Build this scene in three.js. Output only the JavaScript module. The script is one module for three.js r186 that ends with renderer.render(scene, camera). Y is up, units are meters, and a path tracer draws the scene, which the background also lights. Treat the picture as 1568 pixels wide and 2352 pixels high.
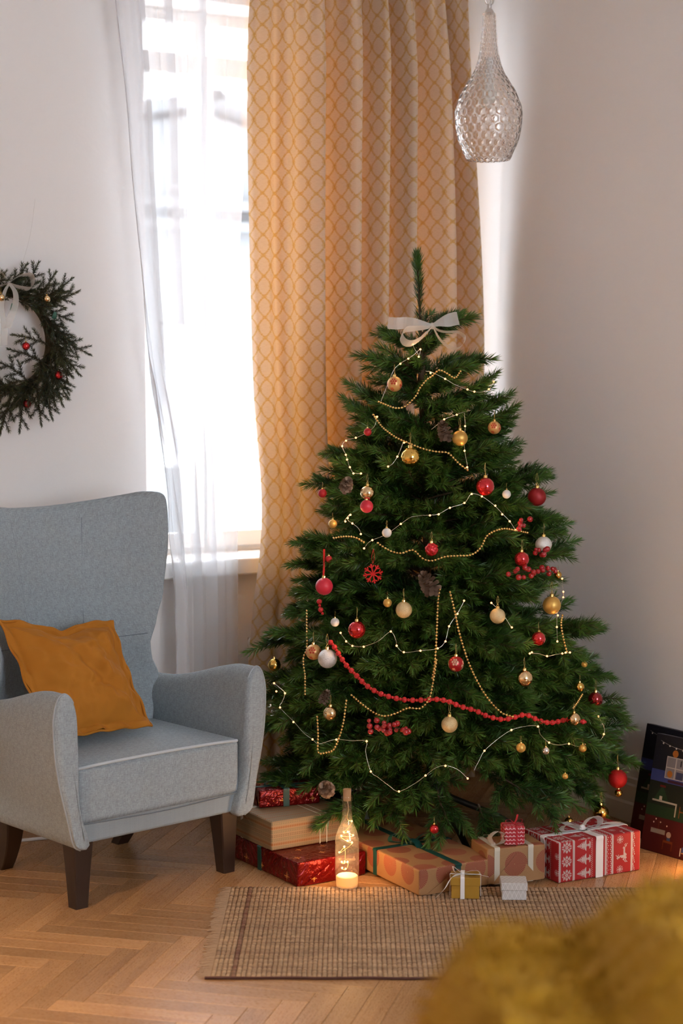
import * as THREE from 'three';
import { RoundedBoxGeometry } from 'three/addons/geometries/RoundedBoxGeometry.js';
import { mergeGeometries, toCreasedNormals } from 'three/addons/utils/BufferGeometryUtils.js';
import { createNoise3D } from 'simplex-noise';

// ---------------------------------------------------------------- camera, sky, exposure
const scene = new THREE.Scene();
const camera = new THREE.PerspectiveCamera(33.16, 1568 / 2352, 0.1, 200);
camera.position.set(-3.787, 1.5, 5.45);
camera.rotation.set(0, 0, 0);
camera.rotation.order = 'YXZ';
camera.rotation.y = -THREE.MathUtils.degToRad(30.8);
camera.rotation.x = -THREE.MathUtils.degToRad(4.4586);
camera.focus = 5.2;
camera.userData.fStop = 2.8;
scene.background = new THREE.Color().setRGB(0.89, 0.95, 1.04);          // even overcast sky
scene.backgroundIntensity = 10;
const renderer = new THREE.WebGLRenderer({ antialias: true });
renderer.toneMapping = THREE.LinearToneMapping;
renderer.toneMappingExposure = 1.33;
renderer.shadowMap.enabled = true;

// ---------------------------------------------------------------- helpers
function rngOf(seed) { let s = seed >>> 0; return () => { s = (s + 0x6d2b79f5) | 0; let t = Math.imul(s ^ (s >>> 15), 1 | s); t = (t + Math.imul(t ^ (t >>> 7), 61 | t)) ^ t; return ((t ^ (t >>> 14)) >>> 0) / 4294967296; }; }
const noise = createNoise3D(rngOf(7));
const V = (x, y, z) => new THREE.Vector3(x, y, z);
const lerp = THREE.MathUtils.lerp, clamp = THREE.MathUtils.clamp, sstep = THREE.MathUtils.smoothstep;
const PI = Math.PI;
const FACING = -0.5376;                                        // turn of things that look towards the middle of the room
const used = {};
function numbered(name) { const n = used[name] = (used[name] ?? -1) + 1; return n ? name + '_' + String(n).padStart(3, '0') : name; }
function tag(o, label, category, group, kind) { if (label) o.userData.label = label; if (category) o.userData.category = category; if (group) o.userData.group = group; if (kind) o.userData.kind = kind; return o; }
function thing(name, label, category, pos = [0, 0, 0], turn = 0, group) {
  const o = new THREE.Group(); o.name = numbered(name); o.position.set(...pos); o.rotation.y = turn; scene.add(o);
  return tag(o, label, category, group);
}
function part(name, geo, mat, parent = scene) { const m = new THREE.Mesh(geo, mat); m.name = parent === scene ? numbered(name) : name; m.castShadow = m.receiveShadow = true; parent.add(m); return m; }
function structure(name, geo, mat) { const m = part(name, geo, mat); m.userData.kind = 'structure'; return m; }
const hex = (c) => new THREE.Color(c);
const lin = (r, g, b) => new THREE.Color().setRGB(r, g, b);
const std = (color, roughness = 0.7, more = {}) => new THREE.MeshPhysicalMaterial({ color, roughness, ...more });
const box = (w, h, d, x = 0, y = 0, z = 0) => new THREE.BoxGeometry(w, h, d).translate(x, y, z);
const rbox = (w, h, d, r = 0.004, x = 0, y = 0, z = 0, seg = 2) => new RoundedBoxGeometry(w, h, d, seg, r).translate(x, y, z);
const cyl = (r1, r2, h, n = 16) => new THREE.CylinderGeometry(r1, r2, h, n);
const merge = (list) => mergeGeometries(list.map((g) => (g.index ? g.toNonIndexed() : g)));
const curve = (pts, tension = 0.5) => new THREE.CatmullRomCurve3(pts.map((p) => (p.isVector3 ? p : V(...p))), false, 'catmullrom', tension);
const tube = (pts, r, n = 24, side = 6) => new THREE.TubeGeometry(curve(pts), n, r, side, false);
// a grid of points f(u, v) -> Vector3 as a surface; uv in the units uvf gives
function sheet(nu, nv, f, uvf) {
  const pos = [], uv = [], idx = [];
  for (let j = 0; j <= nv; j++) for (let i = 0; i <= nu; i++) {
    const p = f(i / nu, j / nv); pos.push(p.x, p.y, p.z);
    const t = uvf ? uvf(i / nu, j / nv, p) : [i / nu, j / nv]; uv.push(t[0], t[1]);
  }
  const w = nu + 1;
  for (let j = 0; j < nv; j++) for (let i = 0; i < nu; i++) { const a = j * w + i; idx.push(a, a + 1, a + w, a + 1, a + w + 1, a + w); }
  const g = new THREE.BufferGeometry();
  g.setAttribute('position', new THREE.Float32BufferAttribute(pos, 3)); g.setAttribute('uv', new THREE.Float32BufferAttribute(uv, 2));
  g.setIndex(idx); g.computeVertexNormals(); return g;
}
// rings of points joined into a closed skin; uv in metres along the ring and along the loft
function loft(rings, caps = true) {
  const n = rings[0].length, pos = [], uv = [], idx = []; let v = 0;
  const mid = (r) => r.reduce((a, p) => a.add(p), V(0, 0, 0)).multiplyScalar(1 / r.length);
  rings.forEach((r, j) => {
    if (j) v += mid(r).distanceTo(mid(rings[j - 1])) || 0.01;
    let u = 0;
    for (let i = 0; i <= n; i++) { const p = r[i % n]; if (i) u += p.distanceTo(r[i - 1]); pos.push(p.x, p.y, p.z); uv.push(u, v); }
  });
  const w = n + 1;
  for (let j = 0; j < rings.length - 1; j++) for (let i = 0; i < n; i++) { const a = j * w + i; idx.push(a, a + 1, a + w, a + 1, a + w + 1, a + w); }
  if (caps) [[0, -1], [rings.length - 1, 1]].forEach(([j, s]) => {
    const c = mid(rings[j]), at = pos.length / 3; pos.push(c.x, c.y, c.z); uv.push(0, 0);
    for (let i = 0; i < n; i++) s > 0 ? idx.push(j * w + i, j * w + i + 1, at) : idx.push(j * w + i + 1, j * w + i, at);
  });
  const g = new THREE.BufferGeometry();
  g.setAttribute('position', new THREE.Float32BufferAttribute(pos, 3)); g.setAttribute('uv', new THREE.Float32BufferAttribute(uv, 2));
  g.setIndex(idx); g.computeVertexNormals(); weld(g); return g;
}
// average the normals of vertices that lie on each other (the seam of a ring)
function weld(g) {
  const p = g.attributes.position, n = g.attributes.normal, m = new Map();
  const key = (i) => Math.round(p.getX(i) * 2e4) + ',' + Math.round(p.getY(i) * 2e4) + ',' + Math.round(p.getZ(i) * 2e4);
  for (let i = 0; i < p.count; i++) { const k = key(i), a = m.get(k) ?? m.set(k, V(0, 0, 0)).get(k); a.x += n.getX(i); a.y += n.getY(i); a.z += n.getZ(i); }
  for (let i = 0; i < p.count; i++) { const a = m.get(key(i)).clone().normalize(); n.setXYZ(i, a.x, a.y, a.z); }
  return g;
}
// a ribbon: a thin strip along points, its width direction across(t), its width width(t)
function strip(pts, across, width, n = 40, thick = 0.0006) {
  const c = curve(pts), W = typeof width === 'function' ? width : () => width, A = typeof across === 'function' ? across : () => across;
  const rings = [];
  for (let i = 0; i <= n; i++) {
    const t = i / n, p = c.getPoint(t), d = c.getTangent(t), a = A(t).clone().normalize(), nn = d.clone().cross(a).normalize().multiplyScalar(thick / 2);
    a.multiplyScalar(W(t) / 2);
    rings.push([p.clone().sub(a).sub(nn), p.clone().add(a).sub(nn), p.clone().add(a).add(nn), p.clone().sub(a).add(nn)]);
  }
  return toCreasedNormals(loft(rings), 0.9);
}
// uv in metres from the side that each face looks to
function metreUV(g, size = 1, ox = 0, oy = 0) {
  g = g.index ? g.toNonIndexed() : g; g.computeBoundingBox();
  const p = g.attributes.position, uv = new Float32Array(p.count * 2), a = V(0, 0, 0), b = V(0, 0, 0), c = V(0, 0, 0);
  for (let i = 0; i < p.count; i += 3) {
    a.fromBufferAttribute(p, i); b.fromBufferAttribute(p, i + 1); c.fromBufferAttribute(p, i + 2);
    const n = b.clone().sub(a).cross(c.clone().sub(a)), ax = Math.abs(n.x), ay = Math.abs(n.y), az = Math.abs(n.z);
    [a, b, c].forEach((q, k) => { const [u, v] = az >= ax && az >= ay ? [q.x, q.y] : ax >= ay ? [q.z + 0.37, q.y] : [q.x, -q.z + 0.53]; uv[(i + k) * 2] = (u + ox) / size; uv[(i + k) * 2 + 1] = (v + oy) / size; });
  }
  g.setAttribute('uv', new THREE.BufferAttribute(uv, 2)); return g;
}
function canvasTexture(w, h, draw, srgb = true, repeat) {
  const c = document.createElement('canvas'); c.width = w; c.height = h; draw(c.getContext('2d'), w, h);
  const t = new THREE.CanvasTexture(c); t.wrapS = t.wrapT = THREE.RepeatWrapping; if (srgb) t.colorSpace = THREE.SRGBColorSpace;
  if (repeat) t.repeat.set(...repeat); return t;
}
function dataTexture(w, h, f, srgb, repeat) {
  const d = new Uint8Array(w * h * 4);
  for (let y = 0; y < h; y++) for (let x = 0; x < w; x++) { const c = f(x, y), i = (y * w + x) * 4; d[i] = clamp(c[0], 0, 255); d[i + 1] = clamp(c[1] ?? c[0], 0, 255); d[i + 2] = clamp(c[2] ?? c[0], 0, 255); d[i + 3] = 255; }
  const t = new THREE.DataTexture(d, w, h); t.wrapS = t.wrapT = THREE.RepeatWrapping; t.magFilter = THREE.LinearFilter; t.minFilter = THREE.LinearFilter; t.needsUpdate = true;
  if (srgb) t.colorSpace = THREE.SRGBColorSpace; if (repeat) t.repeat.set(...repeat); return t;
}

// ---------------------------------------------------------------- materials
const plasterBump = dataTexture(256, 256, (x, y) => { const a = x / 256 * 2 * PI, b = y / 256 * 2 * PI; return [128 + 50 * noise(Math.cos(a) * 4, Math.sin(a) * 4 + Math.cos(b) * 4, Math.sin(b) * 4) + 40 * noise(Math.cos(a) * 14, Math.sin(a) * 14 + Math.cos(b) * 14, Math.sin(b) * 14)]; });
const M = {
  wall: std(lin(0.82, 0.81, 0.80), 0.9, { bumpMap: plasterBump, bumpScale: 0.0004 }),
  ceiling: std(lin(0.84, 0.84, 0.83), 0.95),
  white: std(lin(0.78, 0.78, 0.77), 0.45), trim: std(lin(0.62, 0.58, 0.52), 0.5), subfloor: std(lin(0.12, 0.07, 0.04), 0.9),
  pane: new THREE.MeshPhysicalMaterial({ color: 0xffffff, transmission: 1, roughness: 0, thickness: 0, ior: 1.5 }),
  steel: std(lin(0.6, 0.58, 0.56), 0.25, { metalness: 1 }), black: std(lin(0.006, 0.008, 0.007), 0.5), legWood: std(lin(0.018, 0.007, 0.005), 0.42, { clearcoat: 0.3, clearcoatRoughness: 0.4 }),
  goldMetal: std(lin(0.85, 0.6, 0.22), 0.2, { metalness: 1 }), thread: std(lin(0.5, 0.38, 0.15), 0.5, { metalness: 0.5 }), cork: std(lin(0.45, 0.26, 0.13), 0.9),
  wire: std(lin(0.7, 0.68, 0.66), 0.35, { metalness: 0.9 }),
  bulb: new THREE.MeshStandardMaterial({ color: 0xffe0b0, emissive: lin(1, 0.36, 0.14), emissiveIntensity: 2.2, roughness: 0.3 }),
  whiteRibbon: std(lin(0.75, 0.73, 0.72), 0.55, { side: THREE.DoubleSide }), tealRibbon: std(lin(0.006, 0.06, 0.055), 0.45, { side: THREE.DoubleSide }),
  organza: new THREE.MeshPhysicalMaterial({ color: lin(0.82, 0.8, 0.76), roughness: 0.6, transmission: 0.35, thickness: 0, transparent: true, opacity: 0.44, side: THREE.DoubleSide }),
  redFelt: std(lin(0.55, 0.012, 0.01), 0.9), redBead: std(lin(0.5, 0.012, 0.016), 0.55), berry: std(lin(0.36, 0.006, 0.012), 0.3, { clearcoat: 0.6 }), stem: std(lin(0.05, 0.035, 0.015), 0.9),
};

// ---------------------------------------------------------------- room shell
const ROOM = { x0: -4.9, x1: 0, z0: 0, z1: 6.3, h: 3.12 }, T = 0.34;
// back wall with the opening of window 1
function wallWithHole(w, h, holes, t) {
  const s = new THREE.Shape([new THREE.Vector2(0, 0), new THREE.Vector2(w, 0), new THREE.Vector2(w, h), new THREE.Vector2(0, h)]);
  for (const [a, b, c, d] of holes) s.holes.push(new THREE.Path([new THREE.Vector2(a, c), new THREE.Vector2(a, d), new THREE.Vector2(b, d), new THREE.Vector2(b, c)]));
  const g = new THREE.ExtrudeGeometry(s, { depth: t, bevelEnabled: false }); return g;
}
const WIN = { x0: -1.325, x1: -0.16, y0: 0.86, y1: 2.8 };
structure('wall_back', wallWithHole(5.24, ROOM.h + 0.2, [[WIN.x0 + 4.9, WIN.x1 + 4.9, WIN.y0, WIN.y1]], T).translate(ROOM.x0, 0, -T), M.wall);
structure('wall_right', box(T, ROOM.h + 0.2, ROOM.z1, T / 2, (ROOM.h + 0.2) / 2, ROOM.z1 / 2), M.wall);
const W2 = { x0: -2.3, x1: -0.6, y0: 0.7, y1: 2.8 };
structure('wall_left', box(T, ROOM.h + 0.2, ROOM.z1 + 2 * T, ROOM.x0 - T / 2, (ROOM.h + 0.2) / 2, ROOM.z1 / 2), M.wall);
structure('wall_front', wallWithHole(5.24 + T, ROOM.h + 0.2, [[W2.x0 + 4.9 + T, W2.x1 + 4.9 + T, W2.y0, W2.y1]], T).translate(ROOM.x0 - T, 0, ROOM.z1), M.wall);
structure('ceiling', box(4.9, 0.2, ROOM.z1, -2.45, ROOM.h + 0.1, ROOM.z1 / 2), M.ceiling);
// window frames: outer frame, fixed top lights over a transom, casements with their panes
function windowFrame(name, w, h, transom, n, jamb) {
  const o = new THREE.Group(); o.name = name; o.userData.kind = 'structure'; scene.add(o);
  const f = 0.04, mull = 0.044, bar = (a, b, c, e, dd = 0.07, z = 0) => rbox(b - a, e - c, dd, 0.004, (a + b) / 2, (c + e) / 2, z), cell = (w - 2 * jamb - (n - 1) * mull) / n, posts = [];
  for (let k = 1; k < n; k++) { const x = jamb + k * cell + (k - 1) * mull; posts.push(bar(x, x + mull, f, h - f)); }
  part('window_frame', merge([bar(0, jamb, 0, h), bar(w - jamb, w, 0, h), bar(jamb, w - jamb, 0, f), bar(jamb, w - jamb, h - f, h), bar(jamb, w - jamb, transom - 0.024, transom + 0.024, 0.085, 0.005), ...posts]), M.white, o);
  const s = 0.036, lap = 0.016;
  for (let k = 0; k < n; k++) {
    const a = jamb + k * (cell + mull) - lap, b = a + cell + 2 * lap, c = f - lap, e = transom - 0.01;
    const q = part('casement', merge([bar(a, a + s, c, e, 0.05, 0.03), bar(b - s, b, c, e, 0.05, 0.03), bar(a + s, b - s, c, c + s + 0.02, 0.05, 0.03), bar(a + s, b - s, e - s, e, 0.05, 0.03)]), M.white, o);
    part('pane', box(b - a - 2 * s + 0.01, e - c - 2 * s + 0.01, 0.004, (a + b) / 2, (c + e) / 2, 0.03), M.pane, q);
    part('top_pane', box(cell + 0.006, h - f - transom - 0.018, 0.004, (a + b) / 2, (h - f + transom + 0.024) / 2, 0), M.pane, o);
  }
  return o;
}
windowFrame('window_1', WIN.x1 - WIN.x0, WIN.y1 - WIN.y0, 1.763, 4, 0.06).position.set(WIN.x0, WIN.y0, -0.22);
const w2 = windowFrame('window_2', W2.x1 - W2.x0, W2.y1 - W2.y0, 1.6, 2, 0.06); w2.rotation.y = PI; w2.position.set(W2.x1, W2.y0, ROOM.z1 + 0.22);
structure('trim_1', rbox(1.27, 0.06, 0.29, 0.008, -0.745, 0.835, -0.065), M.white).userData.label = 'white window sill';
// stepped baseboards
const baseProfile = (len, side = 1) => { const s = new THREE.Shape([[0, 0], [0.022, 0], [0.022, 0.062], [0.016, 0.07], [0.016, 0.125], [0.01, 0.132], [0.01, 0.148], [0, 0.152]].map(([a, b]) => new THREE.Vector2(a * side, b))); return new THREE.ExtrudeGeometry(s, { depth: len, bevelEnabled: false }); };
structure('baseboard_right', baseProfile(ROOM.z1, -1), M.trim);
structure('baseboard_back', baseProfile(4.9).rotateY(-PI / 2), M.trim);
structure('baseboard_left', baseProfile(ROOM.z1).translate(ROOM.x0, 0, 0), M.trim);

// floor: herringbone parquet, every plank its own piece
const floorBase = structure('floor', box(5.24 + T, 0.2, ROOM.z1 + 2 * T, -2.28 - T / 2, -0.1125, ROOM.z1 / 2), M.subfloor);
const plankMaps = [0, 1, 2].map((k) => canvasTexture(512, 96, (c, w, h) => {
  const r = rngOf(40 + k); c.fillStyle = '#cfa372'; c.fillRect(0, 0, w, h);
  for (let i = 0; i < 300; i++) { const y = r() * h, l = 80 + r() * 430, x = r() * w - 200; c.strokeStyle = r() < 0.5 ? `rgba(120,72,34,${0.05 + r() * 0.1})` : `rgba(232,196,146,${0.05 + r() * 0.1})`; c.lineWidth = 0.5 + r() * 1.8; c.beginPath(); c.moveTo(x, y); c.bezierCurveTo(x + l / 3, y + r() * 5 - 2.5, x + l * 0.66, y + r() * 5 - 2.5, x + l, y + r() * 4 - 2); c.stroke(); }
  for (let i = 0; i < 500; i++) { c.fillStyle = `rgba(96,54,24,${0.1 + r() * 0.14})`; c.fillRect(r() * w, r() * h, 3 + r() * 9, 0.9); }
  for (let i = 0; i < 5; i++) { const g = c.createRadialGradient(r() * w, r() * h, 2, r() * w, r() * h, 60); g.addColorStop(0, 'rgba(120,70,30,.1)'); g.addColorStop(1, 'rgba(120,70,30,0)'); c.fillStyle = g; c.fillRect(0, 0, w, h); }
}));
const scuff = dataTexture(256, 256, (x, y) => { const a = x / 256 * 2 * PI, b = y / 256 * 2 * PI; return [0, 100 + 36 * noise(Math.cos(a) * 3, Math.sin(a) * 3 + Math.cos(b) * 3, Math.sin(b) * 3), 0]; });
const plankMats = []; for (const map of plankMaps) for (const t of [0.72, 0.82, 0.92, 1.0]) plankMats.push(std(lin(0.80 * t, 0.74 * t, 0.69 * t), 0.9, { map, roughnessMap: scuff, clearcoat: 0.0 }));
{
  const L = 0.396, w = 0.066, rnd = rngOf(11), plank = rbox(L - 0.0007, 0.012, w - 0.0007, 0.0012, 0, -0.006, 0, 1);
  const plankB = plank.clone(); { const u = plankB.attributes.uv; for (let i = 0; i < u.count; i++) u.setX(i, 1 - u.getX(i)); }
  const A = V(Math.SQRT1_2, 0, Math.SQRT1_2), B = V(Math.SQRT1_2, 0, -Math.SQRT1_2), ox = V(-1.6, 0, 1.1), all = [];
  camera.updateMatrixWorld(); const inv = camera.matrixWorldInverse.copy(camera.matrixWorld).invert();
  for (let k = -70; k <= 70; k++) for (let m = -10; m <= 10; m++) for (const vertical of [0, 1]) {
    const p = vertical ? k * w - w / 2 + 2 * L * m : k * w + L / 2 + 2 * L * m, q = vertical ? k * w + L / 2 : k * w + w / 2;
    const c = ox.clone().addScaledVector(A, p).addScaledVector(B, q);
    if (c.x < ROOM.x0 - 0.1 || c.x > 0.12 || c.z < -0.12 || c.z > ROOM.z1 + 0.1) continue;
    const e = c.clone().applyMatrix4(inv), x = 784 - (e.x / e.z) * 3950, y = 1176 + (e.y / e.z) * 3950, seen = e.z < 0 && x > -130 && x < 1698 && y < 2430;
    all.push({ c, vertical, d: seen ? -e.z : 100 - e.z, mat: Math.floor(rnd() * plankMats.length), flip: rnd() < 0.5 });
  }
  all.sort((a, b) => a.d - b.d);
  const rest = [];
  all.forEach((q, i) => {
    const turn = q.vertical ? PI / 4 : -PI / 4;
    if (i < 300) { const o = part('plank', q.flip ? plankB : plank, plankMats[q.mat], floorBase); o.position.copy(q.c); o.rotation.y = turn; }
    else (rest[q.mat] ??= []).push(plank.clone().rotateY(turn).translate(q.c.x, q.c.y, q.c.z));
  });
  const groups = [], geos = []; rest.forEach((l, k) => { if (l) { geos.push(merge(l)); groups.push(plankMats[k]); } });
  const far = mergeGeometries(geos, true), o = part('plank', far, groups, floorBase); o.userData.kind = 'stuff';
}

// ---------------------------------------------------------------- house across the street (seen through the window)
{
  const t = thing('neighbour_house', 'pale house with a grey gabled roof across the street outside the window', 'house', [6.8, -8, -16]);
  const pale = std(lin(0.085, 0.09, 0.092), 0.9), roofM = std(lin(0.06, 0.065, 0.07), 0.8);
  const gable = new THREE.Shape([[-5.4, 0], [5.4, 0], [5.4, 11.9], [0, 13.1], [-5.4, 11.9]].map(([a, b]) => new THREE.Vector2(a, b)));
  part('wall', new THREE.ExtrudeGeometry(gable, { depth: 9, bevelEnabled: false }).translate(0, 0, -9), pale, t);
  for (const s of [-1, 1]) { const g = box(5.9, 0.16, 9.8).rotateZ(-s * Math.atan(1.2 / 5.4)); part('roof', g.translate(s * 2.76, 12.68, -4.5), roofM, t); }
  part('cornice', box(11, 0.12, 0.3, 0, 11.85, 0.1), pale, t); part('cornice', box(11, 0.12, 0.25, 0, 11.57, 0.1), pale, t);
  for (let k = -2; k <= 2; k++) for (const y of [5.2, 8.3]) { const f = part('window', box(1.25, 1.9, 0.14, k * 2.1, y + 0.95, 0.02), M.white, t); part('glass', box(0.98, 1.6, 0.06, k * 2.1, y + 0.95, 0.08), std(lin(0.25, 0.28, 0.3), 0.1), f); }
}
// ---------------------------------------------------------------- radiator under the sill, with its valve
{
  const t = thing('radiator', 'white panel radiator mostly hidden behind the patterned curtain', 'radiator', [-0.56, 0.13, 0.02]);
  const slabs = []; for (let k = 0; k < 22; k++) slabs.push(rbox(0.022, 0.47, 0.06, 0.008, -0.33 + k * 0.0314, 0.25, 0.035));
  part('panel', merge([...slabs, rbox(0.7, 0.5, 0.02, 0.005, 0, 0.25, 0.03)]), M.white, t);
  for (const x of [-0.25, 0.25]) part('bracket', box(0.03, 0.13, 0.03, x, -0.065, 0.02), M.white, t);
  const v = part('valve', merge([cyl(0.009, 0.009, 0.06).rotateZ(PI / 2).translate(-0.36, 0.43, 0.035), cyl(0.013, 0.013, 0.03).translate(-0.386, 0.43, 0.035)]), M.steel, t);
  part('valve_head', merge([cyl(0.02, 0.023, 0.04, 20).rotateX(PI / 2).translate(-0.386, 0.43, 0.07), cyl(0.015, 0.02, 0.012, 20).rotateX(PI / 2).translate(-0.386, 0.43, 0.094)]), M.white, v);
}
// ---------------------------------------------------------------- curtains
const rod = thing('curtain_rod', 'curtain rod above the window', 'rod', [0, 3.02, 0.15]);
part('rod', cyl(0.012, 0.012, 1.6, 12).rotateZ(PI / 2).translate(-0.83, 0, 0), M.steel, rod);
for (const x of [-1.5, -0.8, -0.06]) part('bracket', box(0.02, 0.02, 0.16, x, 0, -0.075), M.steel, rod);
{ // sheer voile, its edge drawn in towards the window lower down
  const edge = curve([[-1.49, 3.0, 0], [-1.474, 2.74, 0], [-1.438, 2.42, 0], [-1.42, 2.17, 0], [-1.398, 1.95, 0], [-1.352, 1.48, 0], [-1.312, 1.22, 0], [-1.296, 1.04, 0], [-1.275, 0.83, 0], [-1.272, 0.51, 0], [-1.275, 0.012, 0]]);
  const knots = [0, 0.16, 0.175, 0.19, 0.33, 0.42, 0.44, 0.46, 0.62, 0.68, 0.70, 0.72, 0.86, 1];
  const place = [0, 0.145, 0.2, 0.155, 0.30, 0.38, 0.345, 0.36, 0.50, 0.63, 0.59, 0.60, 0.8, 1];
  const depth = [0.0, 0.012, 0.0, -0.022, -0.012, 0.02, 0.0, -0.018, -0.012, 0.02, 0.0, -0.018, 0.0, 0];
  const at = (list, u) => { let k = 0; while (k < knots.length - 2 && u > knots[k + 1]) k++; const t = clamp((u - knots[k]) / (knots[k + 1] - knots[k]), 0, 1), s = t * t * (3 - 2 * t); return lerp(list[k], list[k + 1], s); };
  const surf = (u, v) => {
    const e = edge.getPoint(1 - v), y = e.y, span = lerp(-1.03, -0.955, sstep(y, 1.6, 2.9)) - e.x, swirl = 0.012 * Math.sin(y * 2.1 + u * 9) * Math.sin(PI * Math.min(1, u * 3));
    const small = 0.004 * Math.sin(u * 95 + Math.sin(y * 1.3)) * sstep(y, 1.2, 3) + 0.003 * Math.sin(u * 60 + 2) ;
    const crumple = u < 0.2 ? 0.012 * sstep(1.75 - Math.abs(y - 1.2), 0.9, 1.6) * noise(u * 9, y * 3.2 + u * 14, 2) : 0;
    return V(e.x + span * at(place, u) + crumple * 0.7, y, 0.118 + at(depth, u) * lerp(1.25, 0.8, y / 3) + swirl + small + crumple);
  };
  const voile = new THREE.MeshPhysicalMaterial({ color: lin(0.9, 0.91, 0.93), roughness: 1, transmission: 0.2, thickness: 0, transparent: true, opacity: 0.52, side: THREE.DoubleSide, specularIntensity: 0.2 });
  const t = tag(part('sheer_curtain', sheet(220, 90, surf), voile), 'sheer white voile curtain hanging beside the patterned one', 'curtain');
  part('side_hem', sheet(40, 90, (u, v) => surf(u * 0.172, v).add(V(0, 0, 0.003))), voile, t);
  const c = []; for (let k = 0; k <= 60; k++) c.push(surf(0, k / 60));
  part('edge_seam', new THREE.TubeGeometry(new THREE.CatmullRomCurve3(c), 90, 0.0013, 5), std(lin(0.6, 0.6, 0.62), 0.9), t);
}
{ // brocade curtain: deep folds, lined
  const prof = curve([[-0.985, 0, 0.145], [-0.970, 0, 0.175], [-0.930, 0, 0.200], [-0.892, 0, 0.190], [-0.862, 0, 0.228], [-0.815, 0, 0.215], [-0.772, 0, 0.238], [-0.730, 0, 0.266], [-0.722, 0, 0.262], [-0.716, 0, 0.235], [-0.742, 0, 0.165], [-0.728, 0, 0.120], [-0.700, 0, 0.108], [-0.667, 0, 0.130], [-0.632, 0, 0.205], [-0.604, 0, 0.255], [-0.581, 0, 0.268], [-0.575, 0, 0.262], [-0.569, 0, 0.235], [-0.595, 0, 0.165], [-0.581, 0, 0.120], [-0.553, 0, 0.108], [-0.530, 0, 0.130], [-0.505, 0, 0.205], [-0.485, 0, 0.255], [-0.468, 0, 0.268], [-0.462, 0, 0.262], [-0.456, 0, 0.235], [-0.482, 0, 0.165], [-0.468, 0, 0.120], [-0.440, 0, 0.108], [-0.418, 0, 0.130], [-0.394, 0, 0.205], [-0.374, 0, 0.255], [-0.358, 0, 0.268], [-0.352, 0, 0.262], [-0.346, 0, 0.235], [-0.372, 0, 0.165], [-0.358, 0, 0.120], [-0.330, 0, 0.108], [-0.293, 0, 0.130], [-0.253, 0, 0.205], [-0.222, 0, 0.255], [-0.196, 0, 0.268], [-0.190, 0, 0.262], [-0.184, 0, 0.235], [-0.210, 0, 0.165], [-0.196, 0, 0.120], [-0.168, 0, 0.108], [-0.143, 0, 0.130], [-0.116, 0, 0.205], [-0.094, 0, 0.255], [-0.076, 0, 0.268], [-0.066, 0, 0.250], [-0.060, 0, 0.210], [-0.058, 0, 0.170]], 0.5);
  const N = 360, flat = prof.getPoints(N * 2), arc = [0]; for (let i = 1; i < flat.length; i++) arc.push(arc[i - 1] + flat[i].distanceTo(flat[i - 1]));
  const total = arc[arc.length - 1];
  const surf = (u, v, back = 0) => {
    const i = u * N * 2, a = flat[Math.floor(i)], b = flat[Math.min(N * 2, Math.floor(i) + 1)], p = a.clone().lerp(b, i - Math.floor(i)), y = lerp(0.012, 3.0, v);
    const d = b.clone().sub(a.equals(b) ? flat[N * 2 - 1] : a).normalize(), n = V(-d.z, 0, d.x), k = (p.x + 0.985) / 0.935;
    const right = -0.028 * Math.min(1, k * 4) + lerp(0, -0.06, sstep(y, 1.5, 2.95)) * k * k * k, low = (-0.035 * sstep(1.25 - y, 0, 1.0) + 0.03 * Math.exp(-((y - 1.0) ** 2) / 0.08) - 0.004) * (1 - k) ** 2;
    const gather = sstep(y, 2.55, 3.0);
    return V(p.x + right + low + 0.012 * Math.sin(y * 1.7 + k * 5) * (1 - gather), y, lerp(p.z, 0.2 + (p.z - 0.2) * 0.7 + 0.01 * Math.sin(k * 130), gather) + 0.006 * Math.sin(y * 2.3 + k * 11)).addScaledVector(n, back);
  };
  const S = 0.118, Hh = 0.142;                      // one repeat of the lattice, metres
  const brocade = canvasTexture(768, 896, (c, w, h) => {
    const r = rngOf(5); c.fillStyle = '#d2c0aa'; c.fillRect(0, 0, w, h);
    for (let i = 0; i < 5200; i++) { c.fillStyle = r() < 0.5 ? 'rgba(255,236,206,.10)' : 'rgba(120,86,56,.10)'; c.fillRect(r() * w, r() * h, 26 + r() * 60, 1.3); }
    const cw = w / 2, ch = h / 2, ink = ['#b8924c', '#c8a258', '#a9853f', '#d8b76c'];
    // lattice: wavy diagonals joining at nodes, drawn as many little stitches
    const seg = (x0, y0, x1, y1, bow) => { for (let k = 0; k < 560; k++) { const t = r(), b = Math.sin(PI * t) * bow, x = lerp(x0, x1, t) + b + (r() + r() - 1) * 34 + 7 * Math.sin(t * 38), y = lerp(y0, y1, t) + (r() + r() - 1) * 24; c.fillStyle = ink[Math.floor(r() * 4)]; for (const dx of [-w, 0, w]) for (const dy of [-h, 0, h]) c.fillRect(x + dx, y + dy, 4 + r() * 7, 2 + r() * 2.6); } };
    for (let i = 0; i < 2; i++) for (let j = 0; j < 2; j++) {
      const x = i * cw, y = j * ch;
      seg(x, y, x + cw / 2, y + ch / 2, 30); seg(x + cw, y, x + cw / 2, y + ch / 2, -30); seg(x, y + ch, x + cw / 2, y + ch / 2, 30); seg(x + cw, y + ch, x + cw / 2, y + ch / 2, -30);
      for (const [nx, ny] of [[x, y], [x + cw / 2, y + ch / 2]]) for (let k = 0; k < 240; k++) { const a = r() * 2 * PI, q = Math.sqrt(r()) * 58; c.fillStyle = ink[Math.floor(r() * 4)]; for (const dx of [-w, 0, w]) for (const dy of [-h, 0, h]) c.fillRect(nx + Math.cos(a) * q * 1.25 + dx, ny + Math.sin(a) * q * 0.75 + dy, 4 + r() * 7, 2 + r() * 2.6); }
    }
  });
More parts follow.
